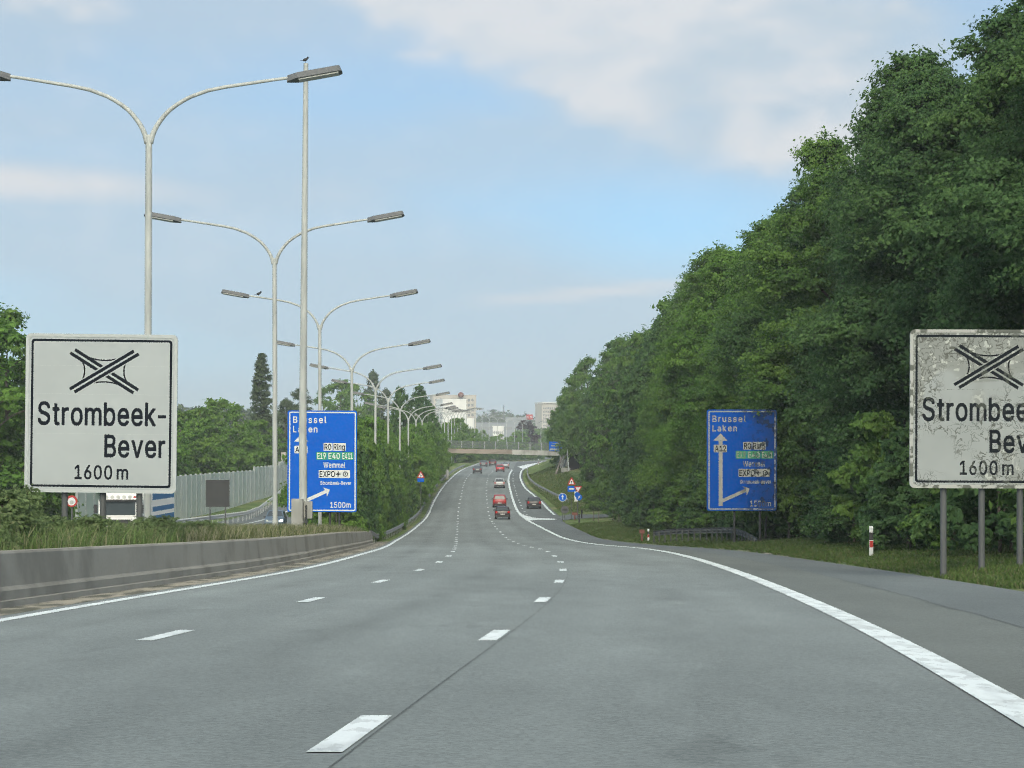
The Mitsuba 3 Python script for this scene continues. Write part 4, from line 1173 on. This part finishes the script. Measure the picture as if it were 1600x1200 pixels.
part(t, 'panel', ext(rrect(-5 * s, 0, 5 * s, 8 * s, 0.2), 0.5, -0.5), 'm_red', tw=tw)
part(t, 'lettering', lettering('PB', -3.4 * s, 3.2 * s, 2.4 * s, 3.2 * s, 0.1, 0.01), 'm_white', tw=tw)
for px in (825, 830):
    part(t, 'post', cyl(((px - CX) * s, 1600.8, -2), ((px - CX) * s, 1600.8, (HY - 650) * s), 0.25, n=8), 'm_steel')
t = thing('radio_mast', 'thin lattice mast on the skyline above the wooded hill', 'mast')
s = 2300 / F
part(t, 'shaft', tube([((787 - CX) * s, 2300, 20), ((787 - CX) * s, 2300, (HY - 633) * s)], [0.9, 0.35], 6), 'm_steel')

# ------------------------------------------------------------------ foliage
PAL = {
    'deep': [(0.068, 0.134, 0.063), (0.091, 0.171, 0.068), (0.119, 0.211, 0.076), (0.164, 0.264, 0.086)],
    'mid': [(0.087, 0.171, 0.058), (0.124, 0.228, 0.064), (0.163, 0.277, 0.071), (0.215, 0.333, 0.081)],
    'fresh': [(0.105, 0.210, 0.054), (0.140, 0.267, 0.061), (0.175, 0.312, 0.068), (0.215, 0.351, 0.078)],
    'light': [(0.112, 0.217, 0.056), (0.149, 0.269, 0.063), (0.183, 0.308, 0.069), (0.220, 0.339, 0.081)],
    'olive': [(0.084, 0.120, 0.070), (0.103, 0.144, 0.074), (0.122, 0.166, 0.082), (0.144, 0.187, 0.091)],
    'copper': [(0.070, 0.050, 0.055), (0.085, 0.058, 0.062), (0.060, 0.046, 0.050), (0.095, 0.065, 0.066)],
    'weed': [(0.165, 0.230, 0.105), (0.205, 0.275, 0.120), (0.150, 0.215, 0.092), (0.265, 0.280, 0.150)],
}


def leaves(cl, rad, n, size, seed, pal, flat=0.8, loose=0.10, axis=True):
    """n leaf blades on drooping sprays that grow out of clumps (centres cl, radii rad); the blades lie roughly level."""
    g = np.random.default_rng(seed)
    nb = 20
    out = cl * [1, 1, 0.0]
    out = out / (np.linalg.norm(out, axis=1, keepdims=True) + 0.3)
    B = g.normal(size=(len(cl), nb, 3)) * [1, 1, 0.62] + (out[:, None] * 0.85 + [0, 0, 0.30]) * (1.0 if axis else 0.0)
    B /= np.linalg.norm(B, axis=2, keepdims=True)
    BL = (0.75 + 0.65 * g.random((len(cl), nb)))
    w = rad ** 2
    k = g.choice(len(cl), n, p=w / w.sum())
    j = g.integers(0, nb, n)
    t = g.random(n) ** 0.55
    R = rad[k]
    dirs = B[k, j]
    p = cl[k] + dirs * (t * BL[k, j] * R)[:, None] * [1, 1, flat]
    p[:, 2] -= 0.16 * R * t * t
    p += g.normal(size=(n, 3)) * [1, 1, 0.55] * (loose * R * (0.55 + 0.9 * t))[:, None]
    nrm = dirs * 0.75 + g.normal(size=(n, 3)) * 0.45 + [0, 0, 0.42]
    nrm /= np.linalg.norm(nrm, axis=1, keepdims=True)
    a = dirs + g.normal(size=(n, 3)) * 0.6
    a[:, 2] -= 0.45
    a -= nrm * (a * nrm).sum(1, keepdims=True)
    a /= np.linalg.norm(a, axis=1, keepdims=True) + 1e-9
    b = np.cross(nrm, a)
    L = size * (0.6 + 0.8 * g.random(n))[:, None]
    v = np.stack([p - a * L * 0.5, p + b * L * 0.36 - nrm * L * 0.12, p + a * L * 0.5, p - b * L * 0.36 - nrm * L * 0.12], 1)
    pal = np.array(PAL[pal])
    tone = g.random(len(cl))[k] * 0.5 + g.random((len(cl), nb))[k, j] * 0.25 + g.random(n) * 0.25
    i = np.clip(tone * (len(pal) - 1), 0, len(pal) - 1.001)
    lo = i.astype(int)
    c = pal[lo] + (pal[lo + 1] - pal[lo]) * (i - lo)[:, None]
    c = c * (0.84 + 0.32 * g.random((n, 1)))
    f = np.arange(n)[:, None] * 4
    f = np.vstack([f + [0, 1, 2], f + [0, 2, 3]])
    return (v.reshape(-1, 3), f), np.repeat(c, 4, 0)


def crown_clumps(H, z0, R, shape, n, rmin, rmax, seed, lobes=3):
    g = np.random.default_rng(seed)
    ph = g.random(lobes) * 6.28
    cl, rad = [], []
    while len(cl) < n:
        t = g.random() ** (0.85 if R > 2 else 1.0)
        z = z0 + (H - z0) * t
        a = g.random() * 6.28
        Rz = R * shape(t) * (1 + 0.20 * sum(math.sin((j + 2) * a + ph[j] + 3 * t * (j + 1)) for j in range(lobes)) / lobes * 1.5)
        q = Rz * (0.45 + 0.55 * g.random() ** 0.45)
        r = rmin + (rmax - rmin) * g.random()
        r *= 1 - (0.45 if R > 2 else 0.25) * t * t
        cl.append((math.cos(a) * max(q - r * 0.4, 0), math.sin(a) * max(q - r * 0.4, 0), min(z, H - r * 0.7)))
        rad.append(r)
    return np.array(cl), np.array(rad)


def trunk_mesh(H, r0, cl, seed, nl=12):
    g = np.random.default_rng(seed + 50)
    k = np.linspace(0, 1, 7)
    sway = np.cumsum(g.normal(size=(7, 2)) * 0.012 * H, 0) * k[:, None]
    pts = np.column_stack([sway, k * H * 0.86])
    pts[0, 2] = -0.6
    out = [tube(pts, r0 * (1 - 0.88 * k), 9)]
    for c in cl[g.choice(len(cl), min(nl, len(cl)), replace=False)]:
        zb = max(0.12 * H, c[2] - (0.25 + 0.3 * g.random()) * np.hypot(c[0], c[1]) - 0.4)
        b = np.array([np.interp(zb, pts[:, 2], pts[:, 0]), np.interp(zb, pts[:, 2], pts[:, 1]), zb])
        mid = b * 0.5 + c * 0.5 + [0, 0, 0.10 * np.linalg.norm(c - b)]
        out.append(tube([b, mid, c], [r0 * 0.30, r0 * 0.18, 0.02], 6))
    return cat(out)


broad = lambda t: math.sin(math.pi * min(1, 0.16 + 0.84 * t) ** 0.82) ** 0.62 if t < 0.97 else 0.18
round_ = lambda t: math.sin(math.pi * (0.08 + 0.90 * t)) ** 0.6
spire = lambda t: (0.72 + 0.28 * math.sin(math.pi * t)) * (1 - t ** 9) + 0.05
low = lambda t: 1 - 0.75 * t ** 1.5


def tree_group(key, H, z0, R, shape, nc, rmin, rmax, nleaf, size, seed, pal, r0, **k):
    cl, rad = crown_clumps(H, z0, R, shape, nc, rmin, rmax, seed)
    m, c = leaves(cl, rad, nleaf, size, seed + 1, pal, **k)
    scene[key] = {'type': 'shapegroup', 'trunk': mikit.ply(trunk_mesh(H, r0, cl, seed), 'm_bark', 40), 'crown': mikit.ply(m, 'm_leaf', False, color=c)}


for i, pal in enumerate(('deep', 'mid', 'mid', 'fresh')):
    tree_group(f'group_tall_tree_{i}', 22.0, 0.6, 4.9, broad, 88, 1.2, 2.5, 104000, 0.19, 100 + i * 7, pal, 0.36)
for i, pal in enumerate(('deep', 'mid', 'olive')):
    tree_group(f'group_far_tree_{i}', 18.0, 0.5, 4.8, broad, 62, 1.2, 2.3, 20000, 0.38, 200 + i * 7, pal, 0.32)
for i, pal in enumerate(('light', 'fresh')):
    tree_group(f'group_round_tree_{i}', 11.0, 0.3, 4.0, round_, 48, 1.0, 1.8, 16000, 0.33, 300 + i * 7, pal, 0.22)
tree_group('group_poplar', 19.0, 1.0, 0.95, spire, 300, 0.40, 0.58, 30000, 0.25, 400, 'olive', 0.22, loose=0.16)
tree_group('group_copper', 11.0, 0.5, 4.4, round_, 60, 0.9, 1.6, 9000, 0.45, 420, 'copper', 0.22)
for i, pal in enumerate(('mid', 'deep', 'light')):
    tree_group(f'group_bush_{i}', 5.0, 0.0, 2.4, low, 44, 0.5, 0.95, 11000, 0.24, 500 + i * 7, pal, 0.07)
for i, pal in enumerate(('weed', 'weed')):
    tree_group(f'group_weed_{i}', 1.35, 0.0, 0.85, low, 26, 0.20, 0.40, 1900, 0.10, 600 + i * 7, pal, 0.015)


def plant(name, group_key, x, y, s, label, catg, group, sz=None, z=None, rot=None):
    t = thing(name, label, catg, group)
    z = float(ground(x, y)) if z is None else z
    rot = random.uniform(0, 360) if rot is None else rot
    scene[t] = {'type': 'instance', 'shapegroup': {'type': 'ref', 'id': group_key}, 'to_world': T().translate([float(x), float(y), z - 0.05]).rotate([0, 0, 1], rot).scale([s, s, s if sz is None else sz])}
    return t


# the wall of trees on the right: each tree's height follows the skyline
SKY = np.array([(860, 655), (868, 636), (880, 592), (905, 566), (930, 545), (965, 528), (1000, 508), (1030, 455), (1050, 432), (1075, 395), (1100, 384), (1130, 372), (1160, 360), (1190, 345), (1210, 290), (1230, 258), (1260, 205), (1290, 162), (1330, 130), (1380, 88),
                (1430, 48), (1460, 15), (1480, -25), (1520, -70), (1600, -110), (1700, -120), (1900, -200)])
d = 64.0
k = 0
while d < 425:
    for row in (0, 1):
        xr = float(np.interp(d, [60, 90, 150, 220, 300, 340, 380, 425], [18.5, 18.2, 17.2, 16.8, 16.6, 16.0, 15.6, 16.4])) + row * 7.5 + random.uniform(-0.8, 2.2)
        dd = d + random.uniform(-2, 2) + row * 3.5
        if dd < 124:
            xr = max(xr, 424 * dd / F + 6.3)
        if row and d > 330:
            continue
        px = CX + xr * F / dd
        zb = float(ground(xr, dd))
        top = np.interp(px - 55 * 100 / dd, SKY[:, 0], SKY[:, 1]) + random.uniform(-4, 10)
        H = (HY - top) * dd / F - zb
        H = min(max(H, 9.0), 28.5) * random.uniform(0.91, 1.03)
        if row:
            H = min(H, 24.5)
        near = dd < 235
        gk = f'group_tall_tree_{random.choice((0, 0, 0, 1, 2) if dd < 118 else (0, 1, 2, 3) if dd < 160 else (1, 2, 3, 3))}' if near else f'group_far_tree_{random.choice((0, 0, 1, 1, 2))}'
        lab = ('tall dense tree at the near end of the right-hand row, behind the stained white sign' if dd < 100 else
               'tall dense tree in the right-hand row behind the grimy blue sign' if dd < 175 else
               'dense tree in the middle of the right-hand row, above the short guardrail' if dd < 280 else
               'far tree of the right-hand row near the footbridge') if row == 0 else 'tree of the back rank of the right-hand row, showing only its top'
        sxy = (H / 22.0 * 0.5 + 0.5) * random.uniform(0.92, 1.08) if near else random.uniform(0.85, 1.0) * min(1.05, H / 18)
        plant('tree', gk, xr, dd, sxy, lab, 'tree', 'trees of the right-hand row', sz=H / (22.0 if near else 18.0))
    d += 7.0 if d < 200 else 9.0
for d in np.arange(62, 330, 5.0):
    x = float(np.interp(d, [60, 90, 150, 220, 330], [14.2, 14.4, 13.6, 13.0, 12.9])) + random.uniform(-0.8, 0.8)
    if d < 126:
        x = max(x, 430 * d / F + 2.9)
    plant('bush', f'group_bush_{random.choice((0, 1, 1))}', x, d + random.uniform(-1.5, 1.5), random.uniform(0.62, 1.0), 'leafy bush under the right-hand trees, ' + ('behind the stained white sign posts' if d < 82 else 'between white marker post and grimy blue sign' if d < 122 else 'behind the short guardrail' if d < 165 else 'between slim marker post and junction signs' if d < 245 else 'behind the junction signs'), 'bush', 'bushes at the foot of the right-hand trees', sz=random.uniform(0.6, 1.15))


def at_px(px, top, d, name, gk, H0, label, catg, group=None, wide=1.0, base=None):
    x = (px - CX) * d / F
    z = float(ground(x, d)) if base is None else base
    H = (HY - top) * d / F - z
    return plant(name, gk, x, d, H / H0 * wide, label, catg, group, sz=H / H0, z=z)


at_px(6, 478, 178, 'tree', 'group_far_tree_1', 18, 'green tree cut by the left edge of the picture, above the white sign', 'tree')
for px, top, d in ((38, 560, 215), (-30, 500, 170), (70, 640, 225), (100, 690, 235), (140, 690, 250), (200, 680, 272), (240, 660, 294)):
    at_px(px, top, d, 'tree', f'group_round_tree_{random.choice((0, 1))}', 11, 'tree behind the left white sign beyond the oncoming carriageway', 'tree', 'trees behind the left white sign', 1.1)
for px, top, d, g, w in ((282, 640, 316, 0, 1.0), (312, 634, 338, 0, 1.0), (345, 622, 356, 0, 1.05), (372, 640, 372, 0, 0.9), (398, 655, 392, 0, 0.95), (325, 662, 336, 1, 0.9), (360, 668, 362, 0, 0.9), (298, 676, 320, 1, 0.8), (384, 684, 380, 0, 0.8), (262, 650, 304, 1, 0.9), (415, 690, 410, 1, 0.7)):
    at_px(px, top, d, 'tree', f'group_round_tree_{g}', 11, 'bright green tree behind the noise barrier between the white sign and the poplar', 'tree', 'bright trees behind the noise barrier', w)
at_px(409, 551, 402, 'poplar_tree', 'group_poplar', 19, 'tall slim poplar beyond the noise barrier', 'tree', None, 1.25)
for px, top, d, g, w in ((446, 622, 470, 'group_far_tree_2', 0.85), (470, 604, 505, 'group_far_tree_2', 0.8), (462, 652, 480, 'group_round_tree_0', 0.9), (505, 604, 545, 'group_far_tree_1', 0.75), (532, 592, 590, 'group_round_tree_0', 0.75), (558, 598, 640, 'group_round_tree_0', 0.8), (430, 668, 440, 'group_round_tree_1', 0.8)):
    at_px(px, top, d, 'tree', g, 18 if 'far' in g else 11, 'tree beyond the oncoming carriageway, behind the blue sign and the mast', 'tree', 'trees behind the left blue sign', w)
for px, top, d, g, w, lab in ((582, 578, 690, 'group_far_tree_2', 0.55, 'hazy tall tree left of the two dark trees, behind the fifth lamp'), (604, 606, 690, 'group_far_tree_2', 0.6, 'olive tree between the fifth and sixth lamps'), (627, 602, 350, 'group_far_tree_0', 0.55, 'narrow dark tree between the sixth and seventh lamps'),
                              (654, 600, 388, 'group_far_tree_0', 0.62, 'dark open tree in front of the pale blocks'), (669, 622, 432, 'group_far_tree_0', 0.62, 'dark tree touching the left side of the white office block')):
    at_px(px, top, d, 'tree', g, 18, lab, 'tree', None, w)

for px, d, q in ((925, 300, 0.5), (936, 292, 0.6), (950, 286, 0.55), (944, 306, 0.7), (915, 330, 0.45), (958, 278, 0.6)):
    p = on(px, d)
    plant('bush', 'group_bush_2', p[0], p[1], q, 'light green bush on the grass between the junction signs and the right-hand trees', 'bush', 'light bushes by the junction signs', sz=q)

# median bushes between the carriageways
for d in np.arange(141, 436, 5.2):
    for row in (0, 1):
        front = d > 292 and row == 1
        x = float(XL(d)) - ((3.0 if d < 220 else 2.9) + row * 2.9 if not front else 2.9) + random.uniform(-0.4, 0.4)
        if row == 1 and d < 186:
            continue
        px = CX + x * F / d
        top = np.interp(px, [540, 560, 580, 600, 640, 680, 700], [668, 652, 652, 660, 666, 660, 668]) + random.uniform(-4, 14) + (34 if row == 0 else 0)
        H = (HY - top) * d / F - float(ground(x, d))
        if row == 0:
            plant('bush', f'group_bush_{random.choice((0, 1, 0, 2))}', x, d, 0.70, 'green bush of the median hedge, ' + ('behind the clean blue sign' if d < 175 else 'between blue sign and red triangle' if d < 245 else 'between red triangle and footbridge'), 'bush', 'bushes of the median hedge', sz=max(0.8, H / 5.0))
        else:
            plant('tree', f'group_round_tree_{random.choice((1, 1, 0))}', x, d, 0.68 if front else 0.82, 'tree standing in the median hedge, ' + ('near the fifth and sixth lamps' if d < 250 else 'near the seventh and eighth lamps' if d < 310 else 'in front of the half hidden lamps before the footbridge'), 'tree', 'trees of the median hedge', sz=H / 11.0)
for d in np.arange(156, 420, 6.0):
    x = float(XL(d)) - 2.15 + random.uniform(-0.2, 0.2)
    plant('bush', f'group_bush_{random.choice((0, 1, 2))}', x, d, random.uniform(0.26, 0.36), 'low bush just behind the left guardrail', 'bush', 'low bushes behind the left guardrail', sz=random.uniform(0.25, 0.6))

# beyond the footbridge
for d in np.arange(560, 1180, 17.0):
    x = float(XP(d)) - random.uniform(2.5, 6.5)
    px = CX + x * F / d
    top = np.interp(px, [690, 715, 735, 760, 800, 840, 880], [664, 656, 668, 676, 678, 672, 668]) + random.uniform(-3, 7)
    H = (HY - top) * d / F - float(ground(x, d))
    plant('tree', f'group_round_tree_{random.choice((0, 1))}', x, d, random.uniform(0.75, 1.0), 'small far tree beyond the footbridge, behind the row of distant lamps', 'tree', 'far trees beyond the footbridge', sz=H / 11.0)
for d in np.arange(600, 900, 7.0):
    x = float(XL(d)) - random.uniform(2.0, 4.5)
    plant('bush', f'group_bush_{random.choice((0, 1))}', x, d, 1.0, 'far hedge bush left of the road seen under the footbridge', 'bush', 'hedge seen under the footbridge', sz=random.uniform(0.8, 1.3))
for px, top, d in ((700, 660, 620), (712, 652, 640), (688, 668, 560), (725, 660, 690), (676, 660, 530)):
    at_px(px, top, d, 'tree', 'group_round_tree_0', 11, 'green tree just beyond the left end of the footbridge', 'tree', 'trees beyond the left end of the footbridge', 0.9)
at_px(822, 656, 1010, 'copper_tree', 'group_copper', 11, 'round purple-leaved tree below the red sign', 'tree', None, 0.95)
for px, top, d in ((872, 636, 478), (886, 604, 470), (901, 585, 466), (893, 588, 452), (910, 566, 446), (918, 556, 430), (864, 668, 520), (876, 655, 500)):
    at_px(px, top, d, 'tree', f'group_far_tree_{0 if px < 880 else 1}', 18, 'tree right of the footbridge, behind its sign', 'tree', 'trees behind the bridge sign', 0.85)

# wooded hills on the skyline: far-off wood
def wood(name, label, d, x0, x1, prof, n, size, seed, pal):
    g = np.random.default_rng(seed)
    s = d / F
    px = g.uniform(x0, x1, n)
    top = np.interp(px, [a for a, _ in prof], [b for _, b in prof])
    cl = np.stack([(px - CX) * s, d + g.uniform(0, 60, n), (HY - top) * s * g.uniform(0.35, 1.0, n) - 3], 1)
    m, c = leaves(cl, g.uniform(0.6, 1.2, n) * size, n * 240, size * 0.32, seed + 1, pal, axis=False)
    solo(name, m, 'm_leaf', color=c)
    labels[name] = {'kind': 'stuff', 'label': label, 'category': 'wood'}


wood('hill_wood', 'grey-green wooded hill on the skyline beyond the far lamps', 2300, 738, 880, [(738, 656), (755, 648), (770, 643), (785, 642), (800, 644), (815, 650), (840, 656), (880, 658)], 150, 9.0, 900, 'olive')
wood('left_wood', 'distant dark wood on the skyline left of the poplar', 900, 180, 470, [(180, 634), (290, 631), (330, 636), (380, 634), (405, 630), (430, 640), (470, 648)], 160, 6.0, 910, 'olive')
wood('middle_wood', 'far belt of trees behind the low buildings beyond the footbridge', 1450, 640, 900, [(640, 676), (720, 676), (760, 672), (820, 668), (900, 664)], 190, 6.0, 920, 'mid')

hx = np.linspace(600, 1000, 41)
hy = np.interp(hx, [600, 720, 755, 785, 815, 860, 1000], [664, 660, 652, 647, 654, 662, 668]) + 1.5 * np.sin(hx * 0.11)
hs = 2360 / F
hv, hf = [], []
for i, (a, b) in enumerate(zip(hx, hy)):
    for y, q in ((2250, 0.0), (2310, 0.7), (2400, 1.0), (2550, 0.8), (2800, 0.0)):
        hv.append(((a - CX) * hs, y, -3 + q * ((HY - b) * hs + 3)))
for i in range(40):
    for j in range(4):
        p = i * 5 + j
        hf.append([p, p + 5, p + 6, p + 1])
solo('hill', (np.array(hv), np.array(hf)), 'm_ground', True)
labels['hill'] = {'kind': 'structure', 'label': 'low wooded hill on the skyline beyond the sheds'}

# ------------------------------------------------------------------ weeds and grass
for i in range(120):
    d = 34 + 116 * random.random() ** 1.15
    off = random.uniform(1.45, 5.4)
    x = float(XB(d)) - off
    px = CX + x * F / d
    if px < -60:
        continue
    tall = np.interp(px, [-60, 60, 88, 98, 132, 142, 180, 240, 330, 345, 600], [1.0, 1.0, 0.85, 0.55, 0.55, 0.66, 0.60, 0.60, 0.52, 0.34, 0.3])
    plant('weed', f'group_weed_{random.choice((0, 0, 1))}', x, d, random.uniform(0.8, 1.25), 'leafy weed in dry grass behind the concrete barrier, ' + ('left of the left white sign' if px < 40 else 'under the left white sign' if px < 275 else 'between white sign and tall mast' if px < 470 else 'right of the tall mast'), 'weed', 'weeds behind the concrete barrier', sz=tall * random.uniform(0.7, 1.15))


def blades(name, label, pts, h, w, seed, cols, lean=0.5):
    g = np.random.default_rng(seed)
    n = len(pts)
    hh = h * (0.5 + 0.9 * g.random(n))
    a = g.random(n) * 6.28
    side = np.stack([np.cos(a), np.sin(a), 0 * a], 1) * w * (0.6 + 0.8 * g.random(n))[:, None]
    ln = g.normal(size=(n, 2)) * lean * hh[:, None]
    tip = pts + np.column_stack([ln, hh])
    mid = pts + np.column_stack([ln * 0.35, hh * 0.6])
    v = np.stack([pts - side, pts + side, mid + side * 0.7, mid - side * 0.7, tip], 1)
    c = np.array(cols)[g.choice(len(cols), n)] * (0.75 + 0.5 * g.random((n, 1)))
    f = np.arange(n)[:, None] * 5
    f = np.vstack([f + [0, 1, 2], f + [0, 2, 3], f + [3, 2, 4]])
    solo(name, (v.reshape(-1, 3), f), 'm_blade', color=np.repeat(c, 5, 0))
    labels[name] = {'kind': 'stuff', 'label': label, 'category': 'grass'}


g = np.random.default_rng(77)
n = 120000
d = 40 + 225 * g.random(n) ** 1.5
u = 0.05 + g.random(n) ** 1.25 * 7.0
ragged = 0.35 * (meshkit.noise(np.stack([d * 0.8, d * 0, d * 0], -1), 6) - 0.5)
x = XR(d) + u + ragged
keep = ~((d > 246) & (d < 290))
p = np.stack([x, d, ground(x, d) - 0.02], 1)[keep]
blades('verge_grass', 'short green grass on the right verge and the junction nose', p, 0.12, 0.016, 78, [(0.075, 0.125, 0.035), (0.10, 0.155, 0.045), (0.12, 0.17, 0.055), (0.16, 0.165, 0.085), (0.085, 0.14, 0.04)])
n = 100000
d = 32 + 138 * g.random(n) ** 1.3
x = XB(d) - 0.32 - g.random(n) * 6.6
cl = meshkit.fbm(np.stack([x * 0.5, d * 0.25, d * 0], -1), 3, 8)
p = np.stack([x, d, ground(x, d) - 0.02], 1)
gpx = CX + p[:, 0] * F / p[:, 1] + 60 * (cl - 0.5)
blades('tall_grass', 'tall green grass around the weeds under the left white sign', p[(cl > 0.36) & (gpx < 285)], 0.52, 0.012, 81, [(0.13, 0.20, 0.07), (0.16, 0.235, 0.085), (0.20, 0.25, 0.11), (0.12, 0.18, 0.06), (0.28, 0.28, 0.16)], 0.3)
blades('median_grass', 'tall dry straw-coloured grass behind the concrete barrier near the tall mast', p[(cl > 0.40) & (gpx >= 285)], 0.50, 0.012, 79, [(0.33, 0.32, 0.20), (0.37, 0.35, 0.23), (0.15, 0.175, 0.07), (0.10, 0.145, 0.045), (0.19, 0.20, 0.10)], 0.25)
n = 30000
d = 290 + 170 * g.random(n)
x = XR(d) + 0.6 + g.random(n) * 7.5
p = np.stack([x, d, ground(x, d) - 0.02], 1)
blades('bank_grass', 'green grass on the bank beside the slip lane', p, 0.20, 0.03, 80, [(0.09, 0.145, 0.04), (0.12, 0.18, 0.05), (0.17, 0.18, 0.08), (0.10, 0.155, 0.045)])

# ------------------------------------------------------------------ air
scene['air'] = {'type': 'homogeneous', 'albedo': {'type': 'rgb', 'value': [0.95, 0.95, 0.95]}, 'sigma_t': {'type': 'rgb', 'value': [0.00024, 0.00025, 0.00026]}}
scene['haze'] = {'type': 'cube', 'to_world': T().translate([0, 4300, 17]).scale([12500, 5200, 29]), 'bsdf': {'type': 'null'}, 'interior': {'type': 'ref', 'id': 'air'}}
labels['haze'] = {'kind': 'stuff', 'label': 'thin pale haze that lightens the distance', 'category': 'haze'}
scene['camera']['medium'] = {'type': 'ref', 'id': 'air'}
